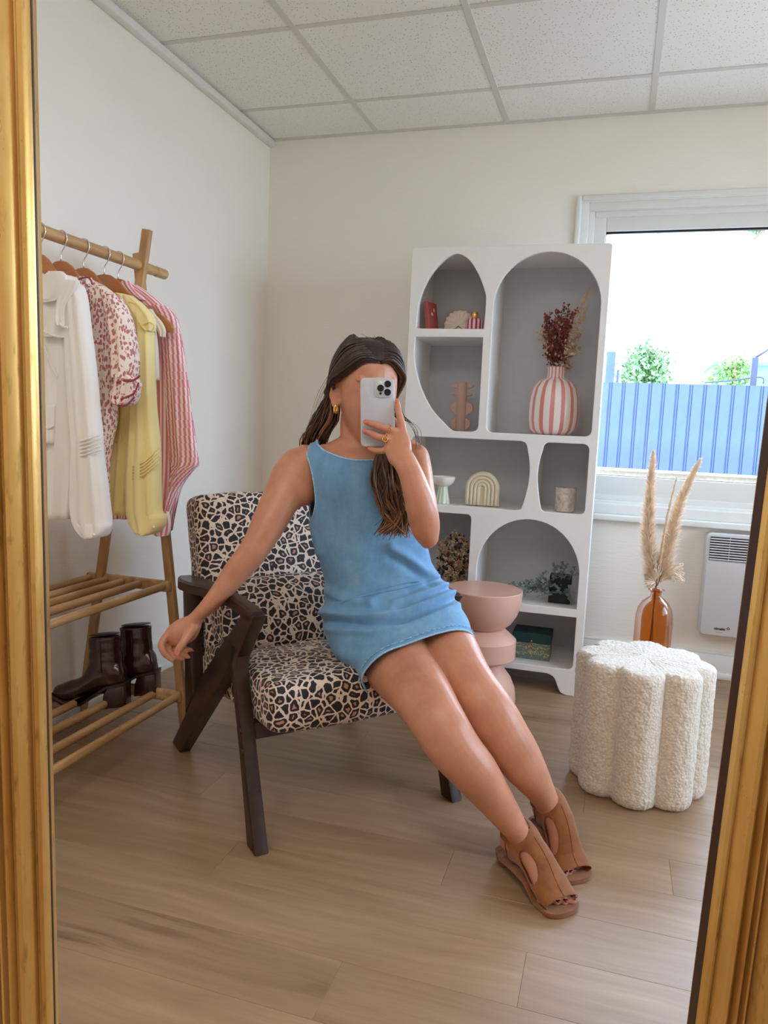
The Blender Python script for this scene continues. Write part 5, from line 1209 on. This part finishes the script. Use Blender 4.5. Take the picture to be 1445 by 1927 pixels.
    d = obj('dress', me, M['denim'], person)
    for lp in loops:
        if len(lp) < 12: continue
        bm = BM(); tube(bm, lp, .0026, 8, False); obj('seam_edge', bm, M['stitch'], d)
    bm = BM()
    for j in range(0, n-2, 3): tube(bm, [hemline[j], hemline[j+1], hemline[j+2]], .0011, 5)
    o = obj('hem_stitching', bm, M['stitch'], d); o['kind'] = 'stuff'
    return d
dress = build_dress()

# ---------------------------------------------------------------- hair
def build_hair():
    bm = BM(); tip = bm.verts.layers.float.new('tip'); rnd = random.Random(21)
    def strand(pts, r0, t0, t1, seg=5, sub=4):
        q = [V(p) for p in cr([tuple(p) for p in pts], sub)]; L = len(q)
        rad = [r0*(.55+.45*sin(pi*min(1, k/L*1.6+.2)) if k < L*.6 else 1-.85*(k/L-.6)/.4) for k in range(L)]
        rv = tube(bm, q, rad, seg)
        dt = rnd.gauss(0, .16)
        for k, r in enumerate(rv):
            for v in r: v[tip] = max(0, min(1, t0+(t1-t0)*k/L+dt*(.4+.6*k/L)))
    # cap under the strands: ellipsoid shell around the back of the skull
    def onhead(az, el, off):
        # az 0 = forward, +pi/2 = photo right ; el 0..1 ear height..crown
        z = .010+.118*sin(el*pi/2); k = cos(el*pi/2)**.75
        f = (.094 if cos(az) > 0 else .104)*cos(az)*k; x = .079*sin(az)*k
        v = hr*x+hf*f+UPv*z; return HC+v+(hr*x+hf*f+UPv*(z-.02)).normalized()*off
    def part(s): th = radians(30+98*s); return HC+hr*.006+hf*(.100*cos(th))+UPv*(.012+.124*sin(th))
    def hairline(s):  # el of hair front edge by |az|
        return 0
    # left side sweep: parting -> temple -> over ear -> behind shoulder
    for side in (-1, 1):
        for i in range(250):
            s = rnd.random()**1.15; j = lambda a=.004: V((rnd.gauss(0, a), rnd.gauss(0, a), rnd.gauss(0, a)))
            o = rnd.uniform(.006, .015) if rnd.random() < .8 else rnd.uniform(.015, .021); p0 = part(s)+hr*side*rnd.uniform(0, .004)+UPv*rnd.uniform(-.002, .003)
            az1 = side*(.42+1.5*s); az2 = side*(.95+1.25*s); az3 = side*(1.50+.9*s)
            P_ = [p0, onhead(az1, .345+.50*s, o+.003), onhead(az2, .20+.32*s, o+.001), onhead(az3, .09+.10*s, o+.001)]
            if side < 0:
                w = rnd.random()
                P_ += [hp(-.080-.006*rnd.random(), -.045-.04*s, .0)+j(.002), at(608+24*w, 760, 1.985+.05*s)+j(.003), at(591+42*w, 790, 1.99+.05*s)+j(.004), at(570+42*w, 832, 2.015+.05*s)+j(.004)]
                if rnd.random() < .75: P_ += [at(578+34*w, 905, 2.09+.03*s)+j(.008)]
                strand(P_, rnd.uniform(.0018, .0046), max(0, rnd.uniform(-.25, .32)), rnd.uniform(.35, .9))
            else:
                w = rnd.random()
                P_ += [hp(.080, -.030-.05*s, -.035)+j(), at(748+4*w, 800, 1.98)+j(.004), at(722+24*w, 850, 1.925)+j(.004)]
                dd = 1.885-.012*rnd.random()
                P_ += [at(708+46*w, 890, dd)+j(.003), at(708+50*w+6*sin(w*6), 930, dd-.004)+j(.003), at(724+42*w+4*sin(w*9), 965, dd)+j(.003), at(718+44*w+rnd.gauss(0, 5), 985+22*rnd.random(), dd+.006)+j(.003)]
                strand(P_, rnd.uniform(.0018, .0042), max(0, rnd.uniform(-.25, .32)), rnd.uniform(.75, 1.0))
    # extra body to the front lock
    for i in range(130):
        w = rnd.random(); j = lambda a=.004: V((rnd.gauss(0, a), rnd.gauss(0, a), rnd.gauss(0, a))); dd = 1.880-.022*rnd.random(); sw = rnd.uniform(-6, 6)+5*sin(w*7)
        e_ = rnd.random()
        P_ = [at(722+20*w, 838, 1.915)+j(), at(708+40*w, 868, dd)+j(), at(703+54*w+sw, 905, dd-.006)+j(), at(714+50*w-sw, 945, dd-.006)+j(), at(730+38*w+sw, 975, dd)+j()]
        P_ += [at((704+50*w) if e_ < .55 else 742+30*rnd.random(), 996+14*rnd.random(), dd+.004)+j()]
        strand(P_, rnd.uniform(.0022, .004), .4, rnd.uniform(.8, 1.0))
    # loose wisps by the raised arm and at the crown
    for i in range(9): strand([at(754, 765+4*i, 1.95), at(764+5*rnd.random()*i/3, 792, 1.93), at(776+rnd.uniform(0, 18), 815, 1.92), at(780+rnd.uniform(-6, 18), 835+8*i, 1.93)], .0006, .2, .8, 4)
    for i in range(26):
        s = rnd.random(); p = part(s); strand([p, p+UPv*.008+hr*rnd.uniform(-.02, .02), p+UPv*rnd.uniform(.004, .016)+hr*rnd.uniform(-.05, .05)], .0005, .1, .3, 3)
    for i in range(9): strand([at(622, 700+3*i, 1.96), at(610-rnd.random()*12, 740+4*i, 1.98), at(590-rnd.random()*14, 790+2*i, 2.0), at(572-rnd.random()*6, 826+rnd.random()*8, 2.02)], .0006, .1, .5, 3)
    me = bpy.data.meshes.new('hair'); bmesh.ops.recalc_face_normals(bm, faces=bm.faces[:]); bm.to_mesh(me); bm.free()
    h = obj('hair', me, M['hair'], person)
    # scalp: a solid dark under-layer
    bm = BM(); tip = bm.verts.layers.float.new('tip'); R_ = []
    for k in range(9):
        el = k/8*.98; r = []
        for a in range(41):
            az = -pi+2*pi*a/40
            lim = .78+.10*cos(az*2) if cos(az) > .35 else (.25 if cos(az) > -.15 else -.35)
            r.append(onhead(az, max(el, 0) if True else 0, .0075))
        R_.append(r)
    for k in range(8):
        for a in range(40):
            az = -pi+2*pi*(a+.5)/40; el = (k+.5)/8*.98
            front = max(0, cos(az)); need = 0 if front <= 0 else .05+front**1.1*.31
            if el > need: bm.faces.new([bm.verts.new(p) for p in (R_[k][a], R_[k][a+1], R_[k+1][a+1], R_[k+1][a])])
    bmesh.ops.remove_doubles(bm, verts=bm.verts[:], dist=.0004); bmesh.ops.recalc_face_normals(bm, faces=bm.faces[:])
    me = bpy.data.meshes.new('scalp'); bm.to_mesh(me); bm.free()
    me = evalmesh(me, [('SUBSURF', dict(levels=1, render_levels=1)), ('SOLIDIFY', dict(thickness=.004, offset=1))]); obj('scalp_hair', me, M['hair'], person)
build_hair()

# ---------------------------------------------------------------- sandals (children of the person, on her feet)
def sandal(f, big):
    path = f.path; N_ = len(path); rt = bpy.data.objects.new('sandal', None)
    def pt(i, a, off):
        c_, u, v, w, h, t_ = path[i]; return c_+u*((w+off)*cos(a))+v*((h+off)*sin(a))
    # upper: a sheet over the instep with side windows and an open toe
    n = 56; i0, i1 = 8, N_-1; bm = BM(); vs = {}
    for i in range(i0, i1+1):
        for j in range(n+1):
            a = radians(-42+264*j/n); vs[i, j] = bm.verts.new(pt(i, a, .0042+.011*max(0, 1-(i-i0)/7))+(path[i][5]*(.014*max(0, (i-24)/11)**2)))
    for i in range(i0, i1):
        for j in range(n):
            a = -42+264*(j+.5)/n; fr = (i+.5-i0)/(i1-i0); off_top = abs(a-90)
            win = ((fr-.46)/.19)**2+((off_top-73)/33)**2 < 1
            notch = fr < .20 and off_top < 3+20*(1-fr/.20)
            back = fr < .12 and off_top > 80
            if win or notch or back: continue
            bm.faces.new((vs[i, j], vs[i+1, j], vs[i+1, j+1], vs[i, j+1]))
    bmesh.ops.delete(bm, geom=[v for v in bm.verts if not v.link_faces], context='VERTS')
    for _ in range(6):
        new = {}
        for v in bm.verts:
            nb = [e.other_vert(v).co for e in v.link_edges if e.is_boundary]
            if len(nb) == 2: new[v] = v.co*.5+(nb[0]+nb[1])*.25
        for v, c_ in new.items(): v.co = c_
    bmesh.ops.recalc_face_normals(bm, faces=bm.faces[:])
    me = bpy.data.meshes.new('upper'); bm.to_mesh(me); bm.free()
    me = evalmesh(me, [('SOLIDIFY', dict(thickness=.0022, offset=1)), ('SUBSURF', dict(levels=1, render_levels=1))])
    s_ = obj('sandal', me, M['suede'], person)
    bm = BM(); tube(bm, [pt(i, pi/2, .0068)+(path[i][5]*(.014*max(0, (i-24)/11)**2)) for i in range(i0+5, i1+1)], .0009, 6); obj('centre_seam', bm, M['suede'], s_)
    # heel counter and ankle strap
    bm = BM(); rows = []
    for z, r in ((-.045, .030), (-.02, .035), (.01, .037), (.030, .036)):
        c_ = f.A-f.d*.012+Zv*z; rows.append([c_+(-f.d*cos(a)+f.s*sin(a))*V((1, 1, 1)).x*r*(1.12 if abs(a) < .6 else 1) for a in [radians(-66+132*k/20) for k in range(21)]])
    vv = [[bm.verts.new(p) for p in r] for r in rows]
    for a, b in zip(vv, vv[1:]):
        for k in range(20): bm.faces.new((a[k], a[k+1], b[k+1], b[k]))
    me = bpy.data.meshes.new('counter'); bm.to_mesh(me); bm.free(); me = evalmesh(me, [('SOLIDIFY', dict(thickness=.0028, offset=1)), ('SUBSURF', dict(levels=1, render_levels=1))]); obj('heel_counter', me, M['suede'], s_)
    # sole: follows the underside of the foot, rounded toe
    bm = BM(); top = []; bot = []
    for i in range(0, N_):
        c_, u, v, w, h, t_ = path[i]; fr = i/(N_-1); ww = max(w, .024)+.006*min(1, fr*2.2); zz = max(c_.z-h-.003, .0125)
        top.append((V((c_.x, c_.y, zz)), ww)); 
    end = top[-1][0]; toe_c = V((f.T.x, f.T.y, .0125))+f.d*.0
    L2 = (toe_c-V((end.x, end.y, .0125))).dot(f.d)
    for k in (.25, .5, .7, .85, .95, 1.02): top.append((V((end.x, end.y, .0125))+f.d*(L2+.016)*k, .047*sqrt(max(0.02, 1-(max(0, k-.2)/.84)**2.4))))
    rings = []
    for c_, w in top:
        th = .0105; rings.append([c_+f.s*w, c_+f.s*(w+.001)-Zv*th*.5, c_+f.s*w*.97-Zv*th, c_-f.s*w*.97-Zv*th, c_-f.s*(w+.001)-Zv*th*.5, c_-f.s*w])
    ringface(bm, rings); bmesh.ops.recalc_face_normals(bm, faces=bm.faces[:]); obj('sole', bm, M['suede'], s_, autos=50)
    # block heel
    hc = top[2][0]; bm = BM(); rings = []
    for z, k in ((.0, .80), (.004, .82), (hc.z-.012, 1.0), (hc.z-.004, 1.02)):
        c_ = V((hc.x, hc.y, z)); rings.append([c_+f.s*(.027*k*cos(a))+f.d*(.026*k*sin(a)) for a in [2*pi*m_/24 for m_ in range(24)]])
    ringface(bm, rings); obj('heel', bm, M['sole'], s_, autos=50)
sandal(F1, 1); sandal(F2, -1)

# ---------------------------------------------------------------- the phone in her hand
def build_phone():
    c_ = at(710.3, 776, 1.760); up = (at(709.5, 711, 1.76)-at(711, 841, 1.76)).normalized(); nr = (-FW-(-FW).dot(up)*up).normalized(); rt = up.cross(nr); w, h, th = .0795, .1615, .0115
    t = thing('phone', c_, 'pale grey phone with three lenses held in front of her face', 'phone')
    def P(x, y, z): return c_+rt*x+up*y+nr*z
    bm = BM(); prism(bm, rrect(-w/2, w/2, -h/2, h/2, (.0115,)*4, 6), P(0, 0, -th/2), rt, up, nr, th, .0028, 3); obj('case', bm, M['phone'], t, autos=50)
    bm = BM(); prism(bm, rrect(-w/2+.004, w/2-.004, -h/2+.004, h/2-.004, (.009,)*4, 6), P(0, 0, -th/2-.0006), rt, up, nr, .001); obj('screen', bm, M['lens'], t, smooth=False)
    mx, my, ms = .0130, .0550, .0435
    bm = BM(); prism(bm, rrect(mx-ms/2+.002, mx+ms/2-.0005, my-ms/2, my+ms/2, (.0105,)*4, 6), P(0, 0, th/2-.0005), rt, up, nr, .0030, .0008, 2); obj('camera_bump', bm, M['phone'], t, autos=50)
    bm = BM(); prism(bm, rrect(mx-ms/2+.0055, mx+ms/2-.004, my-ms/2+.0035, my+ms/2-.0035, (.008,)*4, 6), P(0, 0, th/2+.0022), rt, up, nr, .0007, .0002); obj('camera_plate', bm, M['lensring'], t, autos=50)
    for x, y, r in ((729.4, 724, .0079), (716, 731.6, .0079), (729, 739.4, .0079)):
        p = at(x, y, 1.76); x_ = (p-c_).dot(rt); y_ = (p-c_).dot(up)
        bm = BM(); lathe(bm, [(r, -.001), (r, .0016), (r*.88, .0020), (r*.80, .0012)], P(x_, y_, th/2+.0028), 28, nr); l_ = obj('lens', bm, M['lens'], t, autos=40)
    p = at(716, 741.4, 1.76); bm = BM(); lathe(bm, [(.0032, -.0005), (.0032, .0006), (.001, .0008)], P((p-c_).dot(rt), (p-c_).dot(up), th/2+.0028), 20, nr); obj('sensor', bm, M['lens'], t)
    p = at(715.6, 721, 1.76); bm = BM(); lathe(bm, [(.0030, -.0005), (.0030, .0005), (.001, .0007)], P((p-c_).dot(rt), (p-c_).dot(up), th/2+.0028), 20, nr); obj('flash', bm, M['whitecer'], t)
build_phone()
